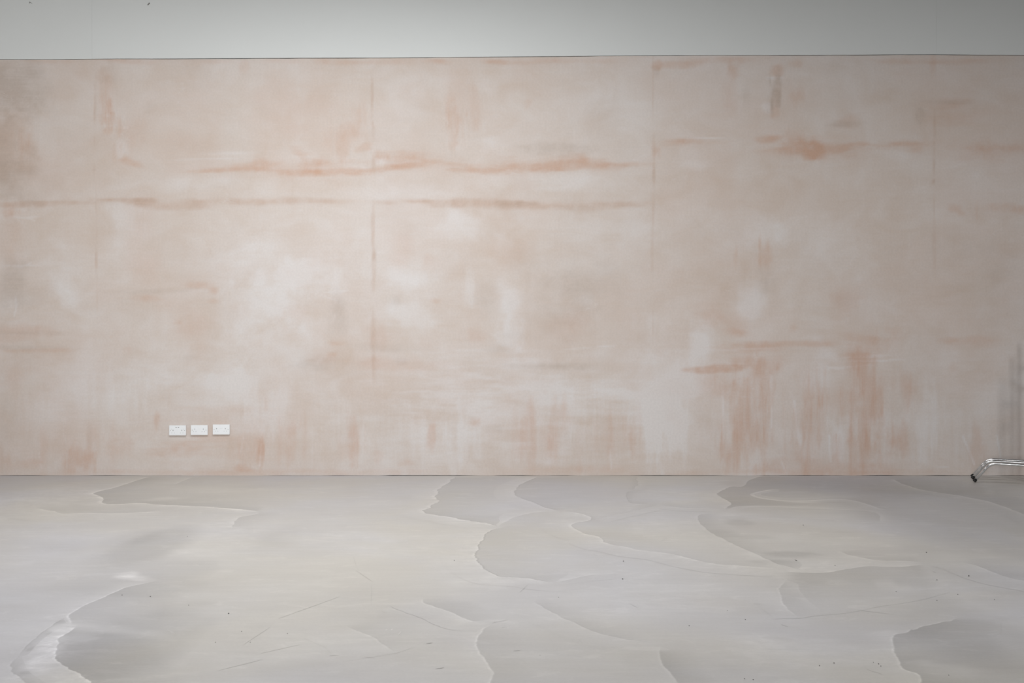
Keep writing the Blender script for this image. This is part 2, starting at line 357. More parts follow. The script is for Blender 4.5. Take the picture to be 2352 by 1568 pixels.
# ------------------------------------------------------------------ survey data (metres)
# STAINS on the back wall: kind, x, z, half width, half height, amount, softness, angle
#   s salmon damp stain, o orange rust stain, p pale lime bloom (broad low ones partly painted light), b grey-brown mark, k brushed texture
# POURS on the floor: lip outline, inner outline, tone, fall-off, halo, halo width, rim, hairline, roughness, rim width
STAINS = [
    ('s',-4.341,2.962,0.227,0.379,0.5,0.8,0), ('b',-4.303,3.417,0.36,0.417,1.0,0.9,0), ('b',-4.417,2.886,0.284,0.568,0.7,0.9,0), ('s',-4.22,2.905,0.072,0.133,0.5,0.5,0),
    ('k',-4.227,2.886,0.246,0.303,0.9,0.6,0), ('b',-4.303,2.545,0.379,0.265,0.45,0.9,0), ('s',-4.379,2.318,0.133,0.076,0.5,0.6,0), ('b',-4.36,1.712,0.17,0.303,0.75,0.6,0),
    ('s',-4.379,2.015,0.152,0.303,0.3,0.8,0), ('b',-4.189,1.599,0.208,0.133,0.3,0.6,0), ('s',-4.303,1.239,0.303,0.076,0.3,0.6,0), ('s',-4.189,1.083,0.265,0.019,0.4,0.4,0),
    ('b',-4.227,1.235,0.341,0.019,0.3,0.5,0), ('s',-4.341,0.917,0.189,0.227,0.25,0.9,0), ('b',-4.417,0.348,0.114,0.379,0.25,0.9,0), ('s',-4.398,0.121,0.095,0.114,0.3,0.6,0),
    ('s',-4.076,2.621,0.417,0.303,0.22,1,0), ('s',-3.534,3.144,0.053,0.14,0.95,0.4,0), ('s',-3.546,3.322,0.076,0.227,0.45,0.7,0), ('b',-3.508,3.511,0.076,0.114,0.3,0.6,0),
    ('k',-3.527,3.189,0.114,0.379,0.8,0.6,0), ('s',-3.534,3.0,0.049,0.057,0.5,0.3,0), ('s',-3.413,3.038,0.027,0.133,0.35,0.6,0), ('s',-3.462,2.811,0.019,0.076,0.3,0.5,0),
    ('s',-3.375,2.765,0.064,0.03,0.9,0.6,0), ('s',-3.318,2.712,0.106,0.027,0.6,0.6,-12), ('b',-3.148,3.208,0.068,0.076,0.22,0.6,0), ('s',-3.318,2.962,0.114,0.17,0.25,0.8,0),
    ('s',-2.826,2.886,0.227,0.114,0.15,0.9,0), ('o',-2.561,2.655,0.246,0.017,0.8,0.6,3), ('s',-2.22,2.678,0.208,0.042,0.55,0.6,-4), ('s',-2.182,2.75,0.087,0.049,0.45,0.6,-15),
    ('o',-1.803,2.644,0.379,0.03,0.7,0.6,-2), ('s',-1.841,2.803,0.114,0.042,0.4,0.7,-35), ('s',-1.727,2.727,0.152,0.045,0.45,0.6,0), ('s',-1.462,2.849,0.114,0.17,0.42,0.7,30),
    ('o',-1.424,2.659,0.265,0.027,0.6,0.6,2), ('s',-1.292,2.849,0.083,0.038,0.5,0.5,25), ('o',-1.121,2.784,0.076,0.045,0.5,0.7,0), ('s',-0.932,2.773,0.17,0.049,0.4,0.6,4),
    ('o',-0.894,2.705,0.322,0.023,0.7,0.6,6), ('s',-0.629,2.735,0.265,0.023,0.6,0.6,-6), ('o',-0.25,2.655,0.246,0.023,0.65,0.6,-3), ('s',0.053,2.674,0.227,0.034,0.6,0.6,0),
    ('o',0.583,2.705,0.284,0.038,0.8,0.5,4), ('s',0.924,2.705,0.227,0.023,0.4,0.6,0), ('b',0.432,2.841,0.265,0.049,0.5,0.6,0), ('s',-0.098,2.705,0.152,0.042,0.25,0.7,0),
    ('s',0.508,2.765,0.114,0.03,0.25,0.7,0), ('s',1.265,2.83,0.042,0.083,0.75,0.5,0), ('s',1.417,2.886,0.133,0.03,0.55,0.6,6), ('s',1.606,2.909,0.227,0.023,0.35,0.6,0),
    ('s',2.25,2.932,0.114,0.03,0.8,0.6,0), ('s',2.439,2.939,0.152,0.076,0.5,0.8,0), ('o',2.621,2.841,0.083,0.064,0.8,0.5,0), ('s',2.534,2.867,0.208,0.064,0.6,0.6,0),
    ('s',2.583,2.765,0.049,0.03,0.6,0.5,0), ('o',2.875,2.841,0.095,0.034,0.85,0.5,5), ('s',2.97,2.879,0.114,0.019,0.6,0.5,5), ('s',2.742,2.849,0.284,0.057,0.4,0.7,0),
    ('s',3.405,2.883,0.189,0.023,0.6,0.6,0), ('s',3.519,2.83,0.095,0.042,0.4,0.6,0), ('o',4.125,2.837,0.064,0.042,0.85,0.5,0), ('s',4.087,2.849,0.152,0.076,0.55,0.7,0),
    ('s',4.371,2.849,0.152,0.045,0.3,0.7,0), ('s',-4.227,2.349,0.246,0.03,0.45,0.6,0), ('b',-4.227,2.349,0.246,0.036,0.315,0.7,0), ('s',-3.886,2.371,0.227,0.019,0.4,0.6,0),
    ('b',-3.886,2.371,0.227,0.023,0.27999999999999997,0.7,0), ('s',-3.47,2.398,0.246,0.015,0.5,0.6,0), ('b',-3.47,2.398,0.246,0.018,0.35,0.7,0), ('s',-3.205,2.386,0.114,0.03,0.4,0.6,0),
    ('b',-3.205,2.386,0.114,0.036,0.27999999999999997,0.7,0), ('s',-2.864,2.356,0.284,0.034,0.42,0.6,0), ('b',-2.864,2.356,0.284,0.041,0.294,0.7,0), ('s',-2.409,2.386,0.284,0.03,0.4,0.6,0),
    ('b',-2.409,2.386,0.284,0.036,0.27999999999999997,0.7,0), ('s',-1.879,2.394,0.341,0.03,0.38,0.6,0), ('b',-1.879,2.394,0.341,0.036,0.26599999999999996,0.7,0), ('s',-1.538,2.379,0.152,0.019,0.3,0.6,0),
    ('b',-1.538,2.379,0.152,0.023,0.21,0.7,0), ('s',-0.818,2.386,0.208,0.019,0.35,0.6,0), ('b',-0.818,2.386,0.208,0.023,0.24499999999999997,0.7,0), ('s',-0.364,2.379,0.36,0.034,0.5,0.6,0),
    ('b',-0.364,2.379,0.36,0.041,0.35,0.7,0), ('s',0.091,2.356,0.284,0.034,0.42,0.6,0), ('b',0.091,2.356,0.284,0.041,0.294,0.7,0), ('s',0.583,2.356,0.379,0.038,0.4,0.6,0),
    ('b',0.583,2.356,0.379,0.045,0.27999999999999997,0.7,0), ('s',0.962,2.371,0.227,0.023,0.35,0.6,0), ('b',0.962,2.371,0.227,0.027,0.24499999999999997,0.7,0), ('s',-1.083,2.375,0.114,0.019,0.3,0.6,0),
    ('b',-1.083,2.375,0.114,0.023,0.21,0.7,0), ('s',3.86,2.326,0.068,0.042,0.5,0.5,-20), ('s',3.917,2.28,0.049,0.03,0.4,0.5,0), ('s',4.042,2.288,0.011,0.095,0.4,0.5,0),
    ('s',4.258,2.318,0.189,0.038,0.35,0.7,0), ('s',4.39,2.303,0.076,0.049,0.5,0.6,0), ('s',-3.633,3.17,0.014,0.208,0.48750000000000004,0.7,0), ('b',-3.633,3.17,0.019,0.229,0.375,0.7,0),
    ('s',-3.633,2.924,0.009,0.114,0.325,0.7,0), ('b',-3.633,2.924,0.013,0.125,0.25,0.7,0), ('s',-3.64,2.678,0.011,0.114,0.325,0.7,0), ('b',-3.64,2.678,0.015,0.125,0.25,0.7,0),
    ('s',-3.617,2.091,0.009,0.36,0.39,0.7,0), ('b',-3.617,2.091,0.013,0.396,0.3,0.7,0), ('s',-3.614,1.485,0.009,0.227,0.1625,0.7,0), ('b',-3.614,1.485,0.013,0.25,0.125,0.7,0),
    ('s',-1.216,3.284,0.014,0.189,0.39,0.7,0), ('b',-1.216,3.284,0.019,0.208,0.3,0.7,0), ('s',-1.205,3.0,0.012,0.076,0.26,0.7,0), ('b',-1.205,3.0,0.017,0.083,0.2,0.7,0),
    ('s',-1.205,2.697,0.018,0.076,0.45499999999999996,0.7,0), ('b',-1.205,2.697,0.025,0.083,0.35,0.7,0), ('s',-1.205,2.167,0.017,0.265,0.325,0.7,0), ('b',-1.205,2.167,0.023,0.292,0.25,0.7,0),
    ('s',-1.205,1.712,0.018,0.303,0.325,0.7,0), ('b',-1.205,1.712,0.025,0.333,0.25,0.7,0), ('s',-1.205,1.22,0.021,0.227,0.29250000000000004,0.7,0), ('b',-1.205,1.22,0.029,0.25,0.225,0.7,0),
    ('s',-1.201,0.917,0.018,0.114,0.195,0.7,0), ('b',-1.201,0.917,0.025,0.125,0.15,0.7,0), ('s',1.227,3.341,0.011,0.303,0.26,0.7,0), ('b',1.227,3.341,0.015,0.333,0.2,0.7,0),
    ('s',1.235,2.886,0.012,0.133,0.325,0.7,0), ('b',1.235,2.886,0.017,0.146,0.25,0.7,0), ('s',1.235,2.64,0.014,0.114,0.48750000000000004,0.7,0), ('b',1.235,2.64,0.019,0.125,0.375,0.7,0),
    ('s',1.227,2.242,0.012,0.227,0.29250000000000004,0.7,0), ('b',1.227,2.242,0.017,0.25,0.225,0.7,0), ('s',1.22,1.939,0.012,0.227,0.195,0.7,0), ('b',1.22,1.939,0.017,0.25,0.15,0.7,0),
    ('s',1.227,1.333,0.009,0.152,0.1625,0.7,0), ('b',1.227,1.333,0.013,0.167,0.125,0.7,0), ('s',3.678,3.038,0.008,0.114,0.29250000000000004,0.7,0), ('b',3.678,3.038,0.01,0.125,0.225,0.7,0),
    ('s',3.671,2.773,0.011,0.17,0.325,0.7,0), ('b',3.671,2.773,0.015,0.188,0.25,0.7,0), ('s',3.667,2.557,0.015,0.027,0.52,0.7,0), ('b',3.667,2.557,0.021,0.029,0.4,0.7,0),
    ('s',3.671,2.356,0.009,0.133,0.26,0.7,0), ('b',3.671,2.356,0.013,0.146,0.2,0.7,0), ('s',3.674,2.015,0.018,0.265,0.1625,0.7,0), ('b',3.674,2.015,0.025,0.292,0.125,0.7,0),
    ('s',-0.496,3.057,0.083,0.17,0.55,0.35,0), ('s',-0.553,3.227,0.057,0.114,0.35,0.6,0), ('s',-0.326,3.189,0.057,0.208,0.35,0.6,0), ('k',-0.477,3.114,0.246,0.284,0.6,0.6,0),
    ('s',0.148,3.246,0.049,0.068,0.35,0.6,0), ('s',-2.03,3.227,0.227,0.284,0.2,0.8,0), ('s',-1.727,3.265,0.246,0.379,0.18,0.9,0), ('s',-1.349,3.152,0.095,0.152,0.35,0.7,0),
    ('s',-1.386,3.0,0.114,0.095,0.3,0.7,0), ('b',2.288,3.36,0.072,0.152,0.95,0.4,0), ('s',2.295,3.322,0.057,0.114,0.4,0.5,0), ('s',2.307,3.53,0.057,0.057,0.5,0.4,0),
    ('s',2.295,3.17,0.042,0.057,0.4,0.5,0), ('b',2.326,3.246,0.027,0.057,0.4,0.3,0), ('s',1.928,3.511,0.068,0.076,0.6,0.5,0), ('s',1.909,3.303,0.095,0.208,0.25,0.7,0),
    ('s',2.477,3.284,0.076,0.114,0.4,0.7,0), ('b',2.042,3.284,0.045,0.114,0.3,0.5,0), ('s',2.477,3.587,0.057,0.038,0.35,0.6,0), ('s',2.932,3.095,0.114,0.057,0.35,0.5,0),
    ('b',2.913,3.068,0.133,0.027,0.4,0.5,0), ('s',3.784,3.227,0.17,0.045,0.4,0.6,0), ('b',3.557,3.133,0.049,0.076,0.4,0.5,0), ('s',3.841,3.114,0.227,0.068,0.25,0.7,0),
    ('b',3.803,3.246,0.208,0.023,0.35,0.6,0), ('s',1.265,3.568,0.045,0.057,0.6,0.4,0), ('b',1.258,3.511,0.03,0.057,0.35,0.4,0), ('s',1.455,3.576,0.17,0.027,0.4,0.6,0),
    ('s',-2.636,3.606,0.227,0.023,0.25,0.7,0), ('s',-2.03,3.606,0.17,0.023,0.25,0.7,0), ('s',-1.519,3.606,0.17,0.023,0.35,0.7,0), ('s',-1.045,3.606,0.227,0.023,0.3,0.7,0),
    ('s',-0.629,3.606,0.114,0.023,0.55,0.7,0), ('s',-0.136,3.606,0.133,0.023,0.65,0.7,0), ('s',0.318,3.606,0.227,0.023,0.35,0.7,0), ('s',0.773,3.606,0.189,0.023,0.3,0.7,0),
    ('s',1.682,3.606,0.227,0.023,0.3,0.7,0), ('s',1.985,3.606,0.152,0.023,0.3,0.7,0), ('s',3.349,3.606,0.227,0.023,0.3,0.7,0), ('s',3.879,3.606,0.303,0.023,0.35,0.7,0),
    ('s',-3.318,3.606,0.303,0.023,0.3,0.7,0), ('s',-4.0,3.606,0.303,0.023,0.3,0.7,0), ('s',3.674,3.568,0.03,0.133,0.3,0.7,0), ('s',-2.333,3.568,0.057,0.076,0.3,0.5,0),
    ('s',-2.731,1.655,0.114,0.027,0.35,0.5,0), ('s',-2.599,1.617,0.049,0.042,0.5,0.5,0), ('s',-2.599,1.523,0.057,0.027,0.4,0.6,0), ('b',-3.129,1.606,0.303,0.023,0.3,0.7,3),
    ('s',-3.186,1.542,0.114,0.027,0.4,0.7,0), ('s',-2.75,1.295,0.208,0.208,0.34,0.8,0), ('s',-2.902,1.333,0.057,0.03,0.3,0.8,0), ('s',-2.693,1.106,0.114,0.114,0.3,0.7,0),
    ('b',-2.826,1.03,0.114,0.027,0.2,0.7,0), ('s',-3.489,1.208,0.03,0.019,0.4,0.6,0), ('s',-3.356,1.106,0.076,0.057,0.3,0.7,0), ('b',-4.227,1.106,0.417,0.027,0.3,0.6,0),
    ('s',-3.962,1.087,0.095,0.019,0.3,0.5,0), ('s',-3.886,0.348,0.189,0.379,0.15,1,0), ('s',-3.167,1.864,0.208,0.227,0.22,0.9,0), ('s',-3.242,2.167,0.17,0.322,0.2,0.9,0),
    ('s',-1.538,1.144,0.083,0.03,0.5,0.5,0), ('s',-1.557,1.049,0.064,0.034,0.5,0.6,0), ('b',-1.727,0.962,0.17,0.053,0.4,0.6,0), ('b',-1.538,1.352,0.114,0.208,0.38,0.7,0),
    ('b',-1.519,1.428,0.064,0.114,0.2,0.6,0), ('s',-1.67,0.992,0.133,0.038,0.25,0.7,0), ('s',-1.841,1.447,0.114,0.114,0.15,0.9,0), ('b',-1.083,1.106,0.322,0.034,0.3,0.7,0),
    ('s',-1.045,0.962,0.379,0.045,0.3,0.7,0), ('b',-0.951,0.992,0.064,0.045,0.4,0.6,0), ('s',-1.121,1.182,0.17,0.114,0.28,0.8,0), ('s',-0.932,2.015,0.133,0.227,0.3,0.8,0),
    ('s',-0.742,1.864,0.114,0.095,0.22,0.8,0), ('b',-0.894,2.167,0.17,0.17,0.2,0.8,0), ('b',-0.231,1.542,0.133,0.208,0.4,0.8,0), ('b',-1.027,1.523,0.095,0.049,0.35,0.7,0),
    ('s',-0.674,1.523,0.064,0.034,0.3,0.7,0), ('b',0.432,1.485,0.417,0.36,0.42,0.9,0), ('s',0.508,1.333,0.227,0.152,0.3,0.9,0), ('b',0.735,1.712,0.417,0.227,0.3,0.9,0),
    ('s',-0.307,1.22,0.095,0.095,0.3,0.8,0), ('b',-0.136,1.106,0.133,0.057,0.35,0.7,0), ('b',0.053,1.22,0.189,0.076,0.25,0.8,0), ('b',0.413,0.947,0.227,0.03,0.6,0.5,0),
    ('b',0.053,0.955,0.114,0.019,0.35,0.6,0), ('b',0.318,1.864,0.379,0.189,0.2,0.9,0), ('s',0.015,1.939,0.227,0.17,0.18,0.9,0), ('s',2.212,1.902,0.087,0.114,0.45,0.6,0),
    ('s',2.155,1.958,0.015,0.133,0.4,0.5,0), ('b',2.231,1.674,0.114,0.133,0.5,0.7,-20), ('s',1.947,1.902,0.019,0.095,0.3,0.5,0), ('s',1.947,1.258,0.114,0.038,0.5,0.6,0),
    ('s',1.758,1.409,0.17,0.114,0.3,0.8,0), ('s',1.947,1.333,0.227,0.095,0.3,0.8,0), ('s',2.458,1.277,0.045,0.045,0.35,0.8,0), ('s',2.894,1.523,0.152,0.133,0.35,0.7,0),
    ('b',2.875,1.523,0.095,0.095,0.2,0.7,0), ('s',2.402,1.144,0.417,0.027,0.65,0.5,0), ('s',2.061,1.106,0.265,0.034,0.5,0.6,0), ('s',3.045,1.201,0.208,0.038,0.4,0.6,-6),
    ('s',3.349,1.258,0.095,0.076,0.3,0.7,0), ('s',3.102,1.106,0.265,0.114,0.3,0.8,0), ('s',3.064,0.992,0.152,0.076,0.6,0.7,0), ('s',2.97,1.049,0.114,0.023,0.6,0.5,0),
    ('s',1.758,0.936,0.189,0.03,0.85,0.5,0), ('s',2.212,0.955,0.17,0.114,0.55,0.7,0), ('s',1.985,0.992,0.114,0.057,0.4,0.7,0), ('s',4.068,1.163,0.17,0.049,0.4,0.6,0),
    ('s',3.803,1.182,0.076,0.027,0.35,0.7,0), ('s',3.841,0.936,0.049,0.045,0.3,0.7,0), ('b',4.258,1.864,0.265,0.284,0.3,0.9,0), ('b',3.879,2.015,0.303,0.17,0.25,0.9,0),
    ('s',3.443,0.727,0.057,0.152,0.35,0.7,0), ('s',1.871,0.765,0.227,0.114,0.4,0.7,0), ('k',0.47,0.424,0.871,0.492,0.7,0.8,0), ('k',2.553,0.5,0.985,0.568,0.95,0.8,0),
    ('k',-2.03,0.311,1.061,0.36,0.6,0.8,0), ('k',-3.773,0.348,0.682,0.379,0.5,0.9,0), ('k',3.879,0.311,0.53,0.303,0.7,0.8,0), ('k',-1.197,0.348,0.492,0.379,0.5,0.8,0),
    ('s',2.042,0.538,0.227,0.455,0.6,0.7,0), ('s',1.947,0.197,0.17,0.208,0.6,0.6,0), ('s',2.591,0.424,0.17,0.36,0.45,0.7,0), ('s',2.515,0.197,0.114,0.17,0.45,0.7,0),
    ('s',3.083,0.576,0.17,0.398,0.55,0.7,0), ('s',3.064,0.197,0.152,0.17,0.55,0.6,0), ('s',3.386,0.311,0.114,0.133,0.55,0.6,0), ('s',2.837,0.614,0.133,0.227,0.3,0.8,0),
    ('s',4.068,0.273,0.133,0.208,0.5,0.7,0), ('s',2.818,0.083,0.53,0.095,0.35,0.7,0), ('s',2.25,0.064,0.152,0.076,0.5,0.6,0), ('s',3.5,0.765,0.057,0.133,0.3,0.7,0),
    ('s',2.818,0.235,0.057,0.17,0.5,0.5,0), ('s',0.072,0.311,0.057,0.208,0.4,0.6,0), ('s',0.148,0.386,0.076,0.227,0.28,0.7,0), ('s',0.337,0.386,0.095,0.189,0.4,0.7,0),
    ('s',0.432,0.538,0.095,0.152,0.3,0.7,0), ('s',0.811,0.311,0.152,0.227,0.25,0.8,0), ('s',1.057,0.33,0.034,0.227,0.4,0.6,0), ('s',0.962,0.386,0.076,0.17,0.25,0.7,0),
    ('s',-0.345,0.462,0.064,0.045,0.4,0.6,0), ('b',-0.155,0.405,0.095,0.049,0.3,0.7,0), ('s',-0.705,0.33,0.042,0.133,0.6,0.5,-5), ('s',-1.367,0.348,0.076,0.227,0.55,0.6,0),
    ('s',-1.424,0.235,0.114,0.152,0.3,0.8,0), ('s',-0.913,0.121,0.114,0.049,0.45,0.6,0), ('s',-1.159,0.178,0.076,0.076,0.3,0.7,0), ('s',-1.917,0.311,0.095,0.208,0.42,0.6,0),
    ('s',-2.182,0.197,0.038,0.114,0.6,0.5,-4), ('s',-2.352,0.064,0.095,0.034,0.65,0.5,0), ('s',-2.277,0.235,0.114,0.152,0.35,0.7,0), ('s',-2.864,0.216,0.246,0.057,0.35,0.7,0),
    ('s',-3.432,0.235,0.133,0.114,0.3,0.8,0), ('s',-3.091,0.481,0.057,0.095,0.45,0.6,0), ('s',-3.78,0.14,0.121,0.102,0.7,0.4,0), ('s',-3.64,0.348,0.095,0.17,0.3,0.7,0),
    ('b',-3.678,0.348,0.03,0.114,0.25,0.6,0), ('s',-4.171,0.121,0.17,0.076,0.4,0.8,0), ('s',-2.333,0.027,1.515,0.027,0.3,0.8,0), ('s',2.553,0.027,1.326,0.027,0.3,0.8,0),
    ('s',0.47,0.045,0.568,0.038,0.25,0.8,0), ('s',-2.144,0.614,0.027,0.095,0.35,0.7,0), ('s',-2.674,0.348,0.303,0.114,0.2,0.9,0), ('s',-2.485,0.348,0.758,0.284,0.22,1,0),
    ('s',-2.333,2.678,0.53,0.064,0.28,0.9,0), ('s',-1.576,2.697,0.492,0.087,0.3,0.9,0), ('s',-0.818,2.727,0.455,0.076,0.3,0.9,0), ('s',-0.098,2.682,0.417,0.057,0.3,0.9,0),
    ('s',0.621,2.72,0.417,0.064,0.34,0.9,0), ('s',2.667,2.856,0.455,0.087,0.3,0.9,0), ('s',3.5,2.867,0.265,0.057,0.3,0.9,0), ('s',4.106,2.83,0.303,0.095,0.3,0.9,0),
    ('s',-1.424,2.886,0.303,0.152,0.22,0.9,0), ('s',-0.439,3.189,0.227,0.303,0.2,0.9,0), ('s',2.023,0.5,0.322,0.492,0.3,0.8,0), ('s',3.083,0.614,0.246,0.511,0.34,0.8,0),
    ('s',2.591,0.424,0.227,0.417,0.22,0.8,0), ('s',1.947,0.311,0.17,0.303,0.25,0.8,0), ('s',2.155,0.614,0.045,0.379,0.35,0.8,0), ('s',2.269,0.727,0.038,0.227,0.3,0.8,0),
    ('s',1.947,0.576,0.03,0.379,0.3,0.8,0), ('s',3.178,0.727,0.038,0.379,0.35,0.8,0), ('s',3.027,0.652,0.034,0.417,0.3,0.8,0), ('s',3.273,0.311,0.045,0.265,0.3,0.8,0),
    ('s',2.534,0.348,0.034,0.284,0.35,0.8,0), ('s',2.667,0.348,0.027,0.284,0.3,0.8,0), ('s',0.186,0.348,0.038,0.284,0.3,0.8,0), ('s',0.015,0.348,0.03,0.265,0.22,0.8,0),
    ('s',0.375,0.311,0.042,0.265,0.28,0.8,0), ('s',0.583,0.273,0.045,0.227,0.25,0.8,0), ('s',0.848,0.311,0.03,0.265,0.25,0.8,0), ('s',1.114,0.348,0.027,0.284,0.25,0.8,0),
    ('s',-2.03,0.235,0.034,0.208,0.3,0.8,0), ('s',-1.803,0.311,0.045,0.246,0.3,0.8,0), ('s',-2.447,0.197,0.03,0.152,0.3,0.8,0), ('s',-3.47,0.311,0.034,0.227,0.25,0.8,0),
    ('s',-4.076,0.235,0.038,0.208,0.25,0.8,0), ('p',-2.182,1.523,0.492,0.341,0.5,0.8,0), ('p',-2.333,1.864,0.379,0.227,0.4,0.8,0), ('p',-1.803,1.712,0.284,0.189,0.6,0.8,0),
    ('p',-3.886,1.636,0.133,0.227,0.6,0.8,0), ('p',-3.735,0.879,0.208,0.303,0.35,0.8,0), ('p',-2.485,0.803,0.265,0.303,0.4,0.8,0), ('p',-2.106,0.538,0.227,0.265,0.5,0.8,0),
    ('p',-3.318,2.015,0.246,0.17,0.3,0.8,0), ('p',-3.356,2.242,0.189,0.152,0.45,0.8,0), ('p',-2.939,2.545,0.492,0.076,0.35,0.8,0), ('p',-1.045,2.47,0.492,0.057,0.25,0.8,0),
    ('p',-0.364,2.167,0.417,0.152,0.6,0.8,0), ('p',-0.061,2.015,0.114,0.114,0.3,0.8,0), ('p',-0.97,1.712,0.208,0.114,0.6,0.8,0), ('p',-0.932,1.409,0.341,0.133,0.65,0.8,0),
    ('p',-0.364,1.636,0.095,0.152,0.5,0.8,0), ('p',-0.023,1.561,0.114,0.208,0.7,0.8,0), ('p',-0.023,1.22,0.152,0.152,0.7,0.8,0), ('p',-0.25,0.992,0.492,0.114,0.35,0.8,0),
    ('p',-0.515,0.727,0.492,0.208,0.45,0.8,0), ('p',-0.818,0.348,0.17,0.284,0.35,0.8,0), ('p',-0.439,0.311,0.17,0.284,0.5,0.8,0), ('p',1.227,0.386,0.114,0.322,0.75,0.8,0),
    ('p',1.379,0.5,0.152,0.455,0.55,0.8,0), ('p',1.644,1.182,0.133,0.208,0.7,0.8,0), ('p',1.568,0.803,0.114,0.133,0.35,0.8,0), ('p',2.099,1.485,0.152,0.208,0.7,0.8,0),
    ('p',2.212,2.091,0.227,0.17,0.5,0.8,0), ('p',1.909,2.015,0.303,0.284,0.4,0.8,0), ('p',2.742,2.015,0.417,0.303,0.35,0.8,0), ('p',0.848,1.939,0.227,0.152,0.25,0.8,0),
    ('p',0.811,2.167,0.379,0.114,0.35,0.8,0), ('p',1.076,2.091,0.152,0.227,0.25,0.8,0), ('p',3.121,1.561,0.303,0.227,0.4,0.8,0), ('p',2.629,1.182,0.114,0.076,0.45,0.8,0),
    ('p',2.742,1.049,0.133,0.095,0.5,0.8,0), ('p',2.667,0.841,0.208,0.114,0.45,0.8,0), ('p',2.837,0.273,0.076,0.208,0.6,0.8,0), ('p',3.576,0.5,0.17,0.341,0.5,0.8,0),
    ('p',3.689,0.917,0.303,0.265,0.4,0.8,0), ('p',0.621,1.523,0.114,0.076,0.3,0.8,0), ('p',0.773,1.068,0.227,0.114,0.35,0.8,0), ('p',2.97,3.379,0.17,0.227,0.35,0.8,0),
    ('p',-0.25,3.417,0.114,0.114,0.35,0.8,0), ('p',-0.742,3.455,0.227,0.152,0.2,0.8,0), ('p',-0.932,3.265,0.227,0.265,0.28,0.8,0), ('p',-1.803,3.492,0.189,0.114,0.22,0.8,0),
    ('p',-0.098,2.583,0.265,0.095,0.3,0.8,0), ('p',0.583,2.564,0.417,0.076,0.3,0.8,0), ('p',-0.174,2.867,0.114,0.095,0.3,0.8,0), ('p',1.227,2.508,0.227,0.114,0.2,0.8,0),
    ('p',-1.652,1.788,0.227,0.227,0.4,0.8,0), ('p',-2.03,1.106,0.492,0.303,0.35,0.8,0), ('p',-2.333,0.424,0.152,0.152,0.3,0.8,0), ('p',-3.47,0.652,0.379,0.227,0.3,0.8,0),
    ('p',-4.114,0.538,0.265,0.227,0.3,0.8,0), ('p',-3.015,0.917,0.379,0.189,0.25,0.8,0), ('p',-2.712,1.788,0.379,0.114,0.2,0.8,0), ('p',1.038,0.727,0.568,0.114,0.3,0.8,0),
    ('p',0.28,0.765,0.417,0.114,0.4,0.8,0), ('p',1.606,2.773,0.17,0.114,0.15,0.5,2), ('p',1.568,2.697,0.114,0.03,0.22,0.5,2), ('p',2.212,3.208,0.057,0.049,0.5,0.5,2),
    ('p',-2.485,2.803,0.227,0.015,0.4,0.5,2), ('p',-2.674,2.754,0.303,0.009,0.35,0.5,2), ('p',-3.394,2.849,0.057,0.076,0.5,0.5,2), ('p',-3.527,3.133,0.038,0.019,0.4,0.5,2),
    ('p',-1.14,2.735,0.057,0.034,0.7,0.5,2), ('p',1.72,2.936,0.152,0.006,0.6,0.5,2), ('p',2.288,3.462,0.057,0.008,0.7,0.5,2), ('p',3.083,1.038,0.17,0.008,0.9,0.5,2),
    ('p',3.159,1.0,0.208,0.006,0.8,0.5,2), ('p',3.027,0.955,0.114,0.006,0.7,0.5,2), ('p',2.78,0.936,0.114,0.011,0.6,0.5,2), ('p',1.985,1.099,0.265,0.008,0.6,0.5,2),
    ('p',3.727,0.072,0.061,0.004,1.2,0.5,2), ('p',-4.227,2.242,0.114,0.008,0.5,0.5,2), ('p',-4.303,1.826,0.152,0.006,0.5,0.5,2), ('p',-1.538,1.599,0.076,0.006,0.6,0.5,2),
    ('p',0.583,1.106,0.114,0.006,0.5,0.5,2), ('p',0.811,1.125,0.095,0.009,0.5,0.5,2), ('p',0.015,0.538,1.439,0.53,0.34,1,0), ('p',-2.106,0.917,1.061,0.606,0.28,1,0),
    ('p',1.379,0.803,0.379,0.795,0.5,1,0), ('p',-1.045,0.348,0.947,0.341,0.15,1,0), ('p',0.659,0.348,0.795,0.303,0.2,1,0),  # broad low blooms: limed plaster, with brighter light on the lower wall painted in
]
